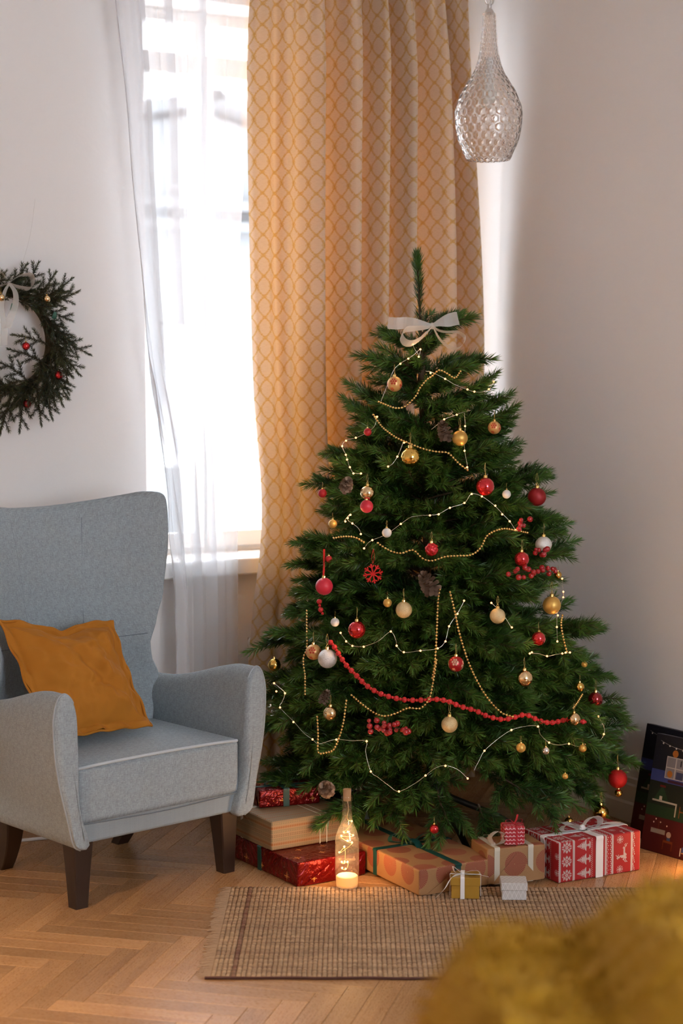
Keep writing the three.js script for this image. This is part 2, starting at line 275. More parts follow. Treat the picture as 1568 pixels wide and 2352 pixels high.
  brocade.repeat.set(1 / S, 1 / Hh);
  const cloth = new THREE.MeshPhysicalMaterial({ map: brocade, roughness: 0.6, transmission: 0.26, thickness: 0, side: THREE.DoubleSide, specularIntensity: 0.5 });
  const lining = new THREE.MeshPhysicalMaterial({ color: lin(0.9, 0.55, 0.21), roughness: 1, transmission: 0.56, thickness: 0, side: THREE.DoubleSide, specularIntensity: 0.2 });
  const t = thing('patterned_curtain', 'floor-length golden beige curtain woven with an oval lattice pattern behind the tree', 'curtain');
  const uvf = (u, v) => { const i = Math.round(u * N * 2); return [arc[i], lerp(0, 3, v)]; };
  part('fabric', sheet(N * 2, 70, (u, v) => surf(u, v), uvf), cloth, t);
  part('lining', sheet(N, 70, (u, v) => surf(u, v, -0.006), uvf), lining, t);
}
// ---------------------------------------------------------------- wing chair (its own axes: x across, z to the front)
{
  const weave = dataTexture(512, 512, (() => { const r = rngOf(9), a = [], b = []; for (let i = 0; i < 512 * 8; i++) { a.push(r()); b.push(r()); } return (x, y) => { const wv = ((x >> 2) + (y >> 2)) & 1, s = wv ? a[(x >> 2) * 8 + ((y >> 5) & 7)] : b[(y >> 2) * 8 + ((x >> 5) & 7)], k = 186 + 52 * (s - 0.5) + (wv ? 8 : -8) + 14 * (r() - 0.5); return [k * 0.985, k, k * 1.01]; }; })(), true);
  weave.repeat.set(1 / 0.12, 1 / 0.12);
  const weaveBump = weave.clone(); weaveBump.colorSpace = THREE.NoColorSpace;
  const fabric = std(lin(0.62, 0.71, 0.755), 0.92, { map: weave, bumpMap: weaveBump, bumpScale: 0.0005, sheen: 0.25, sheenColor: lin(0.8, 0.85, 0.9), sheenRoughness: 0.6 });
  const seamM = std(lin(0.16, 0.2, 0.23), 0.9), pipeM = std(lin(0.5, 0.57, 0.61), 0.9);
  const t = thing('armchair', 'pale grey blue wing armchair with dark wooden legs beside the tree', 'armchair', [-1.765, 0, 0.666], Math.atan2(0.198, 0.98));
  // back shell
  const tab = (list, y) => { let k = 0; while (k < list.length - 2 && y > list[k + 1][0]) k++; const [y0, a] = list[k], [y1, b] = list[k + 1], s = clamp((y - y0) / (y1 - y0), 0, 1); return lerp(a, b, s * s * (3 - 2 * s) * 0.5 + s * 0.5); };
  const wid = [[0.2, 0.285], [0.4, 0.292], [0.5, 0.315], [0.56, 0.318], [0.61, 0.294], [0.66, 0.288], [0.73, 0.31], [0.82, 0.345], [0.96, 0.374], [1.04, 0.381], [1.12, 0.378]];
  const wing = [[0.2, 0.02], [0.45, 0.05], [0.6, 0.085], [0.75, 0.12], [1.0, 0.15], [1.12, 0.15]];
  const recline = (y) => -0.19 - 0.215 * (y - 0.4);
  const frontZ = (u, y) => recline(y) + tab(wing, y) * Math.pow(Math.abs(u), 2.4) - 0.02 * sstep(y, 0.42, 0.6) * (1 - sstep(y, 0.7, 1.0)) * (1 - u * u);
  const backRing = (y, k = 0) => { // k 0..1: how far the top has rounded off
    const w = tab(wid, y) - 0.07 * (1 - Math.sqrt(1 - k * k)), th = 0.092 * Math.sqrt(1 - k * k) + 0.002, ring = [], rise = (u) => 0.045 * u * u * sstep(y, 0.8, 1.08);
    for (let i = 0; i <= 28; i++) { const u = lerp(-1, 1, i / 28); ring.push(V(u * (w - 0.02), y + rise(u), frontZ(u, y) - 0.046 + th / 2)); }
    for (let i = 1; i < 8; i++) { const a = PI / 2 - PI * i / 8; ring.push(V(w - 0.02 + 0.02 * Math.cos(a), y + rise(1), frontZ(1, y) - 0.046 + th / 2 * Math.sin(a))); }
    for (let i = 28; i >= 0; i--) { const u = lerp(-1, 1, i / 28); ring.push(V(u * (w - 0.02), y + rise(u), frontZ(u, y) - 0.046 - th / 2 - 0.03 * (1 - Math.abs(u)) * Math.sqrt(1 - k * k))); }
    for (let i = 1; i < 8; i++) { const a = -PI / 2 - PI * i / 8; ring.push(V(-w + 0.02 + 0.02 * Math.cos(a), y + rise(1), frontZ(1, y) - 0.046 + th / 2 * Math.sin(a))); }
    return ring;
  };
  const rings = []; for (let i = 0; i <= 44; i++) rings.push(backRing(lerp(0.2, 1.045, i / 44)));
  for (let i = 1; i <= 9; i++) { const a = i / 9 * PI / 2; rings.push(backRing(1.045 + 0.045 * Math.sin(a), 1 - Math.cos(a))); }
  const back = part('backrest', loft(rings, false), fabric, t);
  for (const s of [-1, 1]) {
    const p = [], q = []; for (let i = 0; i <= 24; i++) { const y = lerp(0.70, 1.05, i / 24), u = s * (0.36 + 0.06 * Math.sin(i / 24 * PI) * -0.5); p.push(V(u * (tab(wid, y) - 0.02), y + 0.045 * u * u * sstep(y, 0.8, 1.08), frontZ(u, y) - 0.0002)); }
    part('seam', tube(p, 0.0016, 40, 5), seamM, back);
    for (let i = 0; i <= 40; i++) { const y = lerp(0.56, 1.06, i / 40); q.push(V(s * (tab(wid, y) - 0.003), y + 0.045 * sstep(y, 0.8, 1.08), frontZ(1, y) - 0.083)); }
    part('piping', tube(q, 0.0035, 60, 6), seamM, back);
  }
  { const p = []; for (let i = 0; i <= 30; i++) { const u = lerp(-0.97, 0.97, i / 30), y = 0.665 + 0.025 * u * u; p.push(V(u * (tab(wid, y) - 0.02), y, frontZ(u, y))); } part('seam', tube(p, 0.0016, 60, 5), seamM, back); }
  // arms
  const top = curve([[0, 0.629, 0.31], [0, 0.628, 0.22], [0, 0.61, 0.13], [0, 0.575, 0.0], [0, 0.557, -0.1], [0, 0.556, -0.2], [0, 0.575, -0.28]]);
  for (const s of [-1, 1]) {
    const rg = [];
    const section = (tt, grow) => {
      const p = top.getPoint(tt), z = p.z, h = (p.y - 0.629), sq = sstep(z, -0.3, 0.1), o = [], out = lerp(0.335, 0.378, sstep(z, -0.28, 0.2));
      const raw = [[0.262, 0.19], [0.296, 0.3], [0.298, 0.42], [0.3, 0.5], [0.303, 0.56], [0.311, 0.596], [0.324, 0.618], [0.341, 0.629], [0.357, 0.622], [0.37, 0.598], [0.377, 0.565], [0.378, 0.53], [0.373, 0.45], [0.36, 0.371], [0.335, 0.27], [0.311, 0.19]];
      for (const [x, y] of raw) { const k = sstep(y, 0.3, 0.62); o.push(V(s * (x > 0.33 && y < 0.58 ? Math.min(x, out + (x - 0.378)) : x - (0.378 - out) * 0.6 * k), y + h * k, z)); }
      const cx = s * 0.325, fine = new THREE.CatmullRomCurve3(o, true, 'catmullrom', 0.5).getPoints(47).slice(0, 47);
      return fine.map((q) => V(cx + (q.x - cx) * (1 - grow * 0.45), lerp(q.y, 0.4, grow * 0.06), z + (grow ? 0 : 0)));
    };
    for (let i = 7; i >= 1; i--) { const a = i / 7 * PI / 2; const r = section(0, 1 - Math.cos(a)); r.forEach((q) => { q.z += 0.018 * Math.sin(a) - 0.018; }); rg.push(r); }
    for (let i = 0; i <= 30; i++) { const r = section(i / 30, 0); if (i === 0) r.forEach((q) => { q.z -= 0.018; }); rg.push(r); }
    const g = metreUV(loft(s > 0 ? rg.reverse() : rg)), arm = part('arm', g, fabric, t);
    const face = section(0, 0).map((q) => V(q.x, q.y, q.z - 0.012));
    part('piping', tube(face.slice(15, 46).map((q) => V(q.x + s * 0.0005, q.y + 0.0006, q.z)), 0.0028, 80, 6), std(lin(0.34, 0.39, 0.42), 0.9), arm);
  }
  // base and seat
  part('base', rbox(0.6, 0.07, 0.5, 0.01, 0, 0.222, 0.022, 3), fabric, t);
  for (const s of [-1, 1]) part('side_panel', rbox(0.03, 0.14, 0.5, 0.008, s * 0.286, 0.255, 0), fabric, t);
  const seat = metreUV(new RoundedBoxGeometry(0.592, 0.17, 0.49, 10, 0.022), 1); { const p = seat.attributes.position; for (let i = 0; i < p.count; i++) { const x = p.getX(i) / 0.296, z = p.getZ(i) / 0.245, y = p.getY(i); if (y > 0.03) p.setY(i, y + 0.042 * Math.max(0, 1 - x * x * x * x) * Math.max(0, 1 - z * z) * sstep(y, 0.03, 0.085)); if (z > 0.8) p.setZ(i, p.getZ(i) + 0.012 * (1 - x * x)); } seat.computeVertexNormals(); weld(seat); }
  const cushion = part('seat_cushion', seat.translate(0, 0.327, 0.035), fabric, t);
  part('piping', tube([[-0.292, 0.402, 0.1], [-0.292, 0.404, 0.25], [-0.285, 0.406, 0.273], [-0.2, 0.412, 0.283], [0, 0.416, 0.29], [0.2, 0.412, 0.283], [0.285, 0.406, 0.273], [0.292, 0.404, 0.25], [0.292, 0.402, 0.1]], 0.0046, 90, 6), pipeM, cushion);
  part('seam', tube([[-0.296, 0.249, 0.283], [0, 0.243, 0.289], [0.296, 0.249, 0.283]], 0.0022, 20, 5), seamM, cushion);
  // legs: tapered in front, sabre behind
  const leg = (x, z, w0, w1, dx, dz, bend) => loft(Array.from({ length: 10 }, (_, i) => { const k = i / 9, w = lerp(w0, w1, Math.pow(k, 0.8)) / 2, cx = x + dx * k, cz = z + dz * k - bend * k * k, y = lerp(0.205, 0, k), b = w * 0.86; return [[-b, -w], [b, -w], [w, -b], [w, b], [b, w], [-b, w], [-w, b], [-w, -b]].map(([a, c]) => V(cx + a, y, cz + c)); }).reverse());
  for (const s of [-1, 1]) { part('leg', toCreasedNormals(leg(s * 0.262, 0.235, 0.07, 0.042, s * 0.004, 0.006, 0), 0.6), M.legWood, t); part('leg', toCreasedNormals(leg(s * 0.235, -0.17, 0.07, 0.042, s * -0.02, 0.0, 0.075), 0.6), M.legWood, t); }
}
{ // cushion leaning in the chair
  const t = thing('cushion', 'mustard orange flanged cushion leaning on the armchair back', 'cushion', [-1.765, 0, 0.666], Math.atan2(0.198, 0.98));
  const cotton = dataTexture(256, 256, (() => { const r = rngOf(77); return (x, y) => { const k = 235 + 18 * (r() - 0.5) + ((x ^ y) & 1 ? 4 : -4); return [k, k, k]; }; })(), true); cotton.repeat.set(9, 9);
  const m = std(lin(0.52, 0.195, 0.01), 0.85, { map: cotton, sheen: 0.25, sheenColor: lin(1, 0.6, 0.2), sheenRoughness: 0.5, side: THREE.DoubleSide });
  const TL = V(-0.275, 0.775, -0.165), TR = V(0.128, 0.735, -0.155), BR = V(0.118, 0.437, 0.06), BL = V(-0.268, 0.44, 0.07);
  const nrm = TR.clone().sub(TL).cross(TL.clone().sub(BL)).normalize(); if (nrm.z < 0) nrm.negate();
  const puff = (a, b, side) => {
    const u = a * 2 - 1, v = b * 2 - 1, e = (1 - u ** 4) * (1 - v ** 4), fl = Math.max(Math.abs(u), Math.abs(v));
    const pin = 1 - 0.07 * (1 - v * v) * Math.abs(u), pinV = 1 - 0.05 * (1 - u * u) * Math.abs(v);
    const A = 0.5 + u * pin * 0.5, B = 0.5 + v * pinV * 0.5 - 0.075 * Math.exp(-((u + 0.02) ** 2) / 0.12) * sstep(v, 0.2, 1);
    const p = TL.clone().lerp(TR, A).lerp(BL.clone().lerp(BR, A), 1 - B);
    const inner = sstep(0.9 - fl, 0, 0.55), groove = -0.007 * Math.exp(-(((fl - 0.885) / 0.018) ** 2)), wr = 0.017 * noise(u * 2.2 + v * 1.4, v * 1.2 - u * 0.7, 3) + 0.012 * Math.sin((u * 1.6 - v * 2.6) * 4 + 3 * noise(u, v, 8)) * sstep(1 - e, 0.1, 0.7) + 0.007 * noise(u * 4.5, v * 4.5, 1);
    const flange = fl > 0.9 ? 0.006 * Math.sin(u * 14 + v * 11) : 0;
    return p.addScaledVector(nrm, side * (0.062 * Math.pow(inner, 0.55)) + (side > 0 ? wr * (0.3 + inner) * (1.1 - inner * 0.3) : 0) + flange + side * groove * 0.7 + 0.004 * side + 0.012);
  };
  part('front_cover', sheet(90, 90, (a, b) => puff(a, b, 1)), m, t);
  part('back_cover', sheet(40, 40, (a, b) => puff(a, b, -1)), m, t);
  const rim = []; for (let i = 0; i <= 120; i++) { const k = i / 30 % 4, q = Math.floor(k) % 4, f = k - Math.floor(k); const [a, b] = [[f, 0], [1, f], [1 - f, 1], [0, 1 - f]][i === 120 ? 0 : q]; rim.push(puff(i === 120 ? 0 : a, i === 120 ? 0 : b, 0)); }
  part('flange_edge', new THREE.TubeGeometry(new THREE.CatmullRomCurve3(rim, false, 'catmullrom', 0.2), 240, 0.0045, 6), m, t);
}
tag(part('power_cable', tube([[-2.6, 0.006, 0.2], [-2.15, 0.006, 0.17], [-1.95, 0.006, 0.2], [-1.78, 0.006, 0.23], [-1.6, 0.006, 0.2], [-1.3, 0.006, 0.1]], 0.0055, 60, 8), M.white), 'white cable lying on the floor behind the armchair', 'cable');

// ---------------------------------------------------------------- reading lamp standing left of the frame, its shade throws warm light down
{
  const t = thing('floor_lamp', 'floor lamp with a dark cone shade standing out of the picture to the left', 'lamp', [-3.6, 0, 2.2]);
  part('base', new THREE.LatheGeometry([[0, 0.025], [0.13, 0.022], [0.14, 0.012], [0.14, 0], [0, 0]].map(([x, y]) => new THREE.Vector2(x, y)), 40), M.black, t);
  part('pole', cyl(0.011, 0.011, 1.78, 14).translate(0, 0.9, 0), M.steel, t);
  part('lamp_shade', new THREE.LatheGeometry([[0.045, 1.9], [0.17, 1.66], [0.173, 1.66], [0.05, 1.905], [0.012, 1.91], [0.012, 1.9], [0.045, 1.9]].map(([x, y]) => new THREE.Vector2(x, y)), 48), std(lin(0.03, 0.03, 0.032), 0.5, { side: THREE.DoubleSide }), t);
  part('bulb', new THREE.SphereGeometry(0.035, 24, 16).translate(0.055, 1.76, 0), new THREE.MeshStandardMaterial({ color: 0xffffff, emissive: lin(1, 0.6, 0.3), emissiveIntensity: 12 }), t);
  const l = new THREE.PointLight(lin(1, 0.68, 0.4), 10, 0, 2); l.name = 'lamp_light'; l.position.set(0.055, 1.76, 0); l.castShadow = true; l.shadow.radius = 1.7; t.add(l);
}

// ---------------------------------------------------------------- pendant lamp of hexagon-cut glass
{
  const t = thing('pendant_lamp', 'drop-shaped clear glass pendant lamp cut in hexagons', 'lamp', [-1.04, 2.086, 1.615]);
  const pr = [[0, 0.0585], [0.03, 0.072], [0.06, 0.0835], [0.108, 0.0905], [0.138, 0.089], [0.177, 0.075], [0.207, 0.057], [0.236, 0.04], [0.266, 0.03], [0.296, 0.0245], [0.336, 0.0205], [0.384, 0.0178], [0.388, 0.0172]];
  const prof = curve(pr.map(([y, r]) => [r, y, 0])).getPoints(400), radius = (y) => { let k = 0; while (k < prof.length - 2 && prof[k + 1].y < y) k++; return lerp(prof[k].x, prof[k + 1].x, clamp((y - prof[k].y) / (prof[k + 1].y - prof[k].y), 0, 1)); };
  // hexagon rows: 26 cells round, row height follows the radius
  const rowsAt = [0]; { let y = 0.006; while (y < 0.386) { rowsAt.push(y); y += Math.max(0.0125, radius(y) * 2 * PI / 22 * 0.86); } }
  const rowOf = (y) => { let k = 0; while (k < rowsAt.length - 2 && rowsAt[k + 1] < y) k++; return k + (y - rowsAt[k]) / (rowsAt[k + 1] - rowsAt[k]); };
  const relief = (a, y) => { // distance to the border of the hexagon cell, 0 on the ridge
    const gy = rowOf(y), gx = a / (2 * PI) * 22; let d1 = 9, d2 = 9;
    for (let j = Math.floor(gy) - 1; j <= Math.floor(gy) + 2; j++) for (let i = -1; i <= 1; i++) { const cx = Math.round(gx - (j & 1) / 2) + i + (j & 1) / 2, dx = gx - cx, dy = (gy - j) * 0.88, d = Math.hypot(dx, dy); if (d < d1) { d2 = d1; d1 = d; } else if (d < d2) d2 = d; }
    return clamp((d2 - d1) / 0.5, 0, 1);
  };
  const nu = 416, nv = 330, H = 0.388;
  const outer = sheet(nu, nv, (u, v) => { const y = v * H, a = u * 2 * PI, r = radius(y) + 0.0004 - 0.0021 * Math.min(1, radius(y) / 0.05) * sstep(relief(a, y), 0.05, 1.0); return V(Math.cos(a) * r, y, -Math.sin(a) * r); });
  const inner = sheet(96, 90, (u, v) => { const y = v * H, a = -u * 2 * PI, r = radius(y) - 0.0045; return V(Math.cos(a) * r, y, -Math.sin(a) * r); });
  const lip = (y, s) => sheet(96, 1, (u, v) => { const a = u * 2 * PI * s, r = lerp(radius(y) - 0.0045, radius(y), v); return V(Math.cos(a) * r, y, -Math.sin(a) * r); });
  weld(outer);
  const glass = new THREE.MeshPhysicalMaterial({ color: lin(0.98, 0.96, 0.94), roughness: 0.02, transmission: 1, thickness: 0.004, ior: 1.46 });
  const shade = part('glass_shade', mergeGeometries([outer, inner, lip(0, 1), lip(H, -1)]), glass, t);
  part('cap', merge([cyl(0.008, 0.015, 0.012, 20).translate(0, 0.394, 0), cyl(0.006, 0.006, 0.016, 12).translate(0, 0.404, 0)]), M.steel, t);
  part('ring', new THREE.TorusGeometry(0.0135, 0.0022, 10, 32).translate(0, 0.424, 0), M.steel, t);
  const links = []; for (let k = 0; k < 24; k++) links.push(new THREE.TorusGeometry(0.008, 0.0016, 8, 20).scale(0.8, 1.4, 1).rotateY(k % 2 ? 0.2 : PI / 2).translate(0, 0.4435 + k * 0.0255, 0)); part('chain', merge(links), M.steel, t);
  part('cord', tube([[0, 0.38, 0], [0.001, 0.41, 0.001], [0.004, 0.44, 0.003], [-0.003, 0.6, 0.003], [0.003, 0.8, 0], [0, 1.03, 0]], 0.0017, 60, 6), std(lin(0.45, 0.43, 0.4), 0.6), t);
  part('socket', merge([cyl(0.012, 0.012, 0.05, 20).translate(0, 0.245, 0), cyl(0.015, 0.015, 0.006, 20).translate(0, 0.219, 0)]), M.white, t);
  part('bulb_glass', new THREE.LatheGeometry([[0.001, 0.142], [0.012, 0.146], [0.019, 0.16], [0.018, 0.178], [0.0125, 0.2], [0.012, 0.217]].map(([x, y]) => new THREE.Vector2(x, y)), 24), std(lin(0.8, 0.78, 0.74), 0.35), t);
  part('canopy', new THREE.LatheGeometry([[0, 1.0], [0.05, 1.0], [0.06, 1.02], [0.06, 1.034], [0, 1.034]].map(([x, y]) => new THREE.Vector2(x, y)), 28), M.steel, t);
}
// ---------------------------------------------------------------- fir needles
// shoots: list of {curve, n, len} ; needles are folded flat strips round each shoot
function needleGeometry(shoots, o, rnd) {
  const pos = [], col = [], idx = [], X = V(1, 0, 0), Y = V(0, 1, 0), side = V(0, 0, 0), up = V(0, 0, 0), q = V(0, 0, 0), w = V(0, 0, 0);
  for (const s of shoots) {
    const L = s.curve.getLength(), count = Math.round(L * o.perMetre);
    for (let i = 0; i < count; i++) {
      const t = lerp(s.from ?? 0, 1, Math.pow((i + rnd()) / count, 0.92)), p = s.curve.getPoint(Math.min(1, t)), d = s.curve.getTangent(Math.min(1, t));
      side.crossVectors(d, Math.abs(d.y) < 0.9 ? Y : X).normalize(); up.crossVectors(side, d);
      const a = rnd() * 2 * PI, lean = lerp(o.lean, o.tipLean, sstep(t, 0.75, 1)) + (rnd() - 0.5) * 0.35, l = o.length * (0.75 + 0.5 * rnd()) * (t > 0.97 ? 0.8 : 1);
      q.copy(side).multiplyScalar(Math.cos(a)).addScaledVector(up, Math.sin(a));
      const flat = o.flat ?? 1; q.addScaledVector(up, -q.dot(up) * (1 - flat)).normalize();
      const dir = d.clone().multiplyScalar(Math.cos(lean)).addScaledVector(q, Math.sin(lean)); dir.y -= o.droop ?? 0; dir.normalize();
      w.crossVectors(dir, q).applyAxisAngle(dir, rnd() * PI).normalize().multiplyScalar(o.width / 2);
      const e = p.clone().addScaledVector(dir, l), m = p.clone().addScaledVector(dir, l * 0.55), at = pos.length / 3;
      pos.push(p.x - w.x * 0.7, p.y - w.y * 0.7, p.z - w.z * 0.7, p.x + w.x * 0.7, p.y + w.y * 0.7, p.z + w.z * 0.7, m.x - w.x, m.y - w.y, m.z - w.z, m.x + w.x, m.y + w.y, m.z + w.z, e.x, e.y, e.z);
      const tip = s.tip ?? 0, k = 0.42 + 0.7 * rnd() * rnd() + (t > 0.65 ? tip * 1.5 : 0), c = o.color(k, rnd());
      for (let j = 0; j < 5; j++) col.push(c[0], c[1], c[2]);
      idx.push(at, at + 1, at + 3, at, at + 3, at + 2, at + 2, at + 3, at + 4);
    }
  }
  const g = new THREE.BufferGeometry(); g.setAttribute('position', new THREE.Float32BufferAttribute(pos, 3)); g.setAttribute('color', new THREE.Float32BufferAttribute(col, 3)); g.setIndex(idx); g.computeVertexNormals(); return g;
}
const needleMat = new THREE.MeshPhysicalMaterial({ color: 0xffffff, vertexColors: true, roughness: 0.38, side: THREE.DoubleSide, specularIntensity: 0.8 });
const treeGreen = (k, r) => { const y = r < 0.12 ? 1.5 : 1; return [0.029 * k * y * (0.55 + 0.7 * k), (0.092 + 0.024 * r) * k, 0.018 * k]; };
const barkMat = std(lin(0.05, 0.032, 0.018), 0.9);
// a branch along +x with side shoots in its own plane
function branchTemplate(len, seed) {
  const r = rngOf(seed), rise = 0.02 * len, P = (t) => V(len * t, rise * Math.sin(t * PI) - 0.10 * len * t * t + (t > 0.8 ? (t - 0.8) * 0.18 * len : 0), len * 0.03 * Math.sin(t * 5 + seed));
  const main = curve([0, 0.2, 0.4, 0.6, 0.8, 1].map(P)), shoots = [{ curve: main, from: len > 0.3 ? 0.3 : 0.1, tip: 0.35 }], n = Math.max(4, Math.round(len * 22));
  for (let i = 0; i < n; i++) {
    const t = lerp(0.2, 0.93, (i + 0.5 * r()) / n), s = i % 2 ? 1 : -1, b = P(t), a = 0.48 + 0.32 * r(), l = (0.07 + (1 - t) * len * 0.42) * (0.7 + 0.55 * r()), tiltUp = (r() - 0.42) * 0.75;
    const d = V(Math.cos(a), Math.sin(tiltUp) * 0.8, s * Math.sin(a)).normalize(), e = b.clone().addScaledVector(d, l), m = b.clone().addScaledVector(d, l * 0.5).add(V(0, 0.012 * (r() - 0.3), 0)); e.y -= 0.16 * l; e.x += 0.12 * l;
    shoots.push({ curve: curve([b, m, e]), from: 0.02, tip: 0.5 });
    if (l > 0.15) for (const q of [-1, 1]) { const bb = b.clone().lerp(e, 0.5 + 0.15 * r()), dd = d.clone().applyAxisAngle(V(0, 1, 0), q * 0.6), ll = l * 0.42; shoots.push({ curve: curve([bb, bb.clone().addScaledVector(dd, ll * 0.5), bb.clone().addScaledVector(dd, ll).add(V(0, -0.01, 0))]), tip: 0.5 }); }
  }
  const wood = [new THREE.TubeGeometry(main, 14, 0.0035, 5)]; for (const s of shoots.slice(1)) wood.push(new THREE.TubeGeometry(s.curve, 4, 0.0013, 4));
  return { len, wood: merge(wood), needles: needleGeometry(shoots, { perMetre: 1450, length: 0.033, width: 0.0023, lean: 0.74, tipLean: 0.32, color: treeGreen }, r) };
}
const AX0 = V(-0.665, 0, 0.81), AX1 = V(-0.735, 1.88, 0.815), axis = (y) => AX0.clone().lerp(AX1, y / 1.88);
const RAD = [[0.05, 0.5], [0.15, 0.57], [0.23, 0.59], [0.45, 0.55], [0.745, 0.43], [1.0, 0.365], [1.18, 0.315], [1.39, 0.215], [1.55, 0.135], [1.68, 0.075]];
const treeRadius = (y) => { let k = 0; while (k < RAD.length - 2 && y > RAD[k + 1][0]) k++; return lerp(RAD[k][1], RAD[k + 1][1], clamp((y - RAD[k][0]) / (RAD[k + 1][0] - RAD[k][0]), 0, 1)); };
{
  const tree = thing('christmas_tree', 'bushy green artificial fir tree decorated with baubles, beads and lights', 'tree', AX0.toArray());
  const lens = [0.09, 0.14, 0.2, 0.27, 0.34, 0.42, 0.5, 0.58], T2 = lens.map((l, i) => [0, 1, 2].map((k) => branchTemplate(l, 100 + i * 7 + k)));
  part('trunk', merge([tube([[0, 0.1, 0], [-0.035, 0.95, 0.002], [-0.062, 1.6, 0.005]], 0.012, 20, 8)]), barkMat, tree);
  const r = rngOf(2024), N = 172; let made = 0;
  for (let i = 0; i < N; i++) {
    const f = (i + 0.5) / N, layer = 1.66 - 1.38 * Math.pow(f, 0.62);                     // more branches lower down
    const y = layer + (r() - 0.5) * 0.05, az = i * 2.399963 + (r() - 0.5) * 0.4, tilt = lerp(-0.06, 0.62, Math.pow(sstep(y, 0.15, 1.72), 1.15)) + (r() - 0.5) * 0.26;
    const dx = Math.cos(az), dz = -Math.sin(az), mid = axis(y);
    let reach = treeRadius(y + Math.sin(tilt) * 0.3) * (0.80 + 0.30 * r() * r() + 0.08 * r());
    if (dz < 0) reach = Math.min(reach, 0.50 / Math.max(0.3, -dz));
    if (dx > 0) reach = Math.min(reach, 0.60 / Math.max(0.3, dx));
    const want = reach / Math.cos(tilt), k = lens.reduce((b, l, j) => (Math.abs(l - want) < Math.abs(lens[b] - want) ? j : b), 0), tp = T2[k][i % 3], sc = clamp(want / tp.len, 0.85, 1.14);
    const b = part(made ? 'branch_' + String(made).padStart(3, '0') : 'branch', tp.wood, barkMat, tree); made++;
    part('needles', tp.needles, needleMat, b).userData.kind = 'stuff';
    b.position.copy(mid).sub(AX0); b.rotation.order = 'YZX'; b.rotation.set((r() - 0.5) * 0.5, az, tilt); b.scale.setScalar(sc);
  }
  // the long branches that stand out on either side
  [[-1.002, 1.177, 0.643], [-0.415, 1.200, 1.039], [-1.045, 0.976, 0.619], [-0.369, 1.011, 1.073], [-0.384, 1.053, 1.057], [-1.056, 0.898, 0.610], [-0.350, 0.950, 1.088], [-1.064, 0.748, 0.603], [-1.144, 0.653, 0.569], [-0.275, 0.691, 1.151], [-0.284, 0.572, 1.135], [-0.249, 0.543, 1.170], [-1.156, 0.463, 0.559], [-0.220, 0.445, 1.197], [-1.144, 0.376, 0.561], [-0.225, 0.361, 1.188], [-1.151, 0.210, 0.558], [-0.189, 0.270, 1.217], [-1.117, 0.172, 0.569], [-0.477, 1.260, 0.989], [-0.544, 1.483, 0.940], [-0.569, 1.556, 0.922], [-0.842, 1.560, 0.740], [-0.890, 1.448, 0.711], [-0.909, 1.406, 0.699], [-0.943, 1.209, 0.676], [-0.499, 1.369, 0.974], [-0.521, 1.421, 0.957], [-0.649, 1.675, 0.870], [-0.820, 1.644, 0.756]].forEach((tip, i) => {
    const p = V(...tip), far = Math.hypot(p.x - axis(p.y).x, p.z - axis(p.y).z), rise = lerp(-0.05, 0.55, sstep(p.y, 0.2, 1.65)), o = axis(p.y - far * Math.tan(rise)), d = p.clone().sub(o), len = d.length(); d.normalize();
    const k = lens.reduce((b, l, j) => (Math.abs(l - len) < Math.abs(lens[b] - len) ? j : b), 0), tp = T2[k][i % 3], b = part('branch_' + String(made++).padStart(3, '0'), tp.wood, barkMat, tree); part('needles', tp.needles, needleMat, b).userData.kind = 'stuff';
    b.position.copy(o).sub(AX0); b.rotation.order = 'YZX'; b.rotation.set((r() - 0.5) * 0.4, Math.atan2(-d.z, d.x), Math.asin(d.y) + 0.06); b.scale.setScalar(len / tp.len * 1.02);
  });
  // low twigs that hang in front and the leader at the top
  for (const [x, y, z, az, tilt, k] of [[-0.86, 0.23, 1.12, -1.9, -0.55, 1], [-0.66, 0.26, 1.2, -1.2, -0.4, 2], [-1.04, 0.22, 0.95, -2.6, -0.25, 1], [-0.45, 0.24, 1.12, -0.7, -0.45, 2], [-0.34, 0.27, 0.98, -0.35, -0.3, 2], [-0.78, 0.2, 1.22, -1.55, -0.8, 0], [-1.05, 0.24, 0.72, 3.0, -0.15, 2], [-0.22, 0.3, 0.9, -0.25, 0.05, 1]]) {
    const tp = T2[k][0], b = part('branch_' + String(made++).padStart(3, '0'), tp.wood, barkMat, tree); part('needles', tp.needles, needleMat, b).userData.kind = 'stuff';
    b.position.set(x, y, z).sub(AX0); b.rotation.order = 'YZX'; b.rotation.set(0, az, tilt);
  }
  const lead = curve([[-0.058, 1.5, 0.005], [-0.064, 1.62, 0.006], [-0.068, 1.72, 0.006], [-0.073, 1.84, 0.004], [-0.076, 1.885, 0.004]]);
  const leader = part('leader', new THREE.TubeGeometry(lead, 14, 0.004, 6), barkMat, tree);
  part('needles', needleGeometry([{ curve: lead, tip: 0.3 }, { curve: lead, tip: 0.3, from: 0.55 }], { perMetre: 900, length: 0.037, width: 0.0021, lean: 0.6, tipLean: 0.25, color: treeGreen }, rngOf(3)), needleMat, leader).userData.kind = 'stuff';
  // iron stand
  const st = new THREE.Group(); st.name = 'stand'; tree.add(st);
  part('socket', merge([cyl(0.026, 0.026, 0.16, 20).translate(0, 0.2, 0), cyl(0.035, 0.035, 0.02, 20).translate(0, 0.12, 0)]), M.black, st);
  for (const a of [-0.30, -1.75, 2.6, 1.2]) { const g = tube([[0.02, 0.135, 0], [0.1, 0.098, 0], [0.2, 0.054, 0], [0.25, 0.026, 0], [0.27, 0.011, 0]], 0.0105, 24, 8).rotateY(a); part('stand_leg', g, M.black, st); }
}
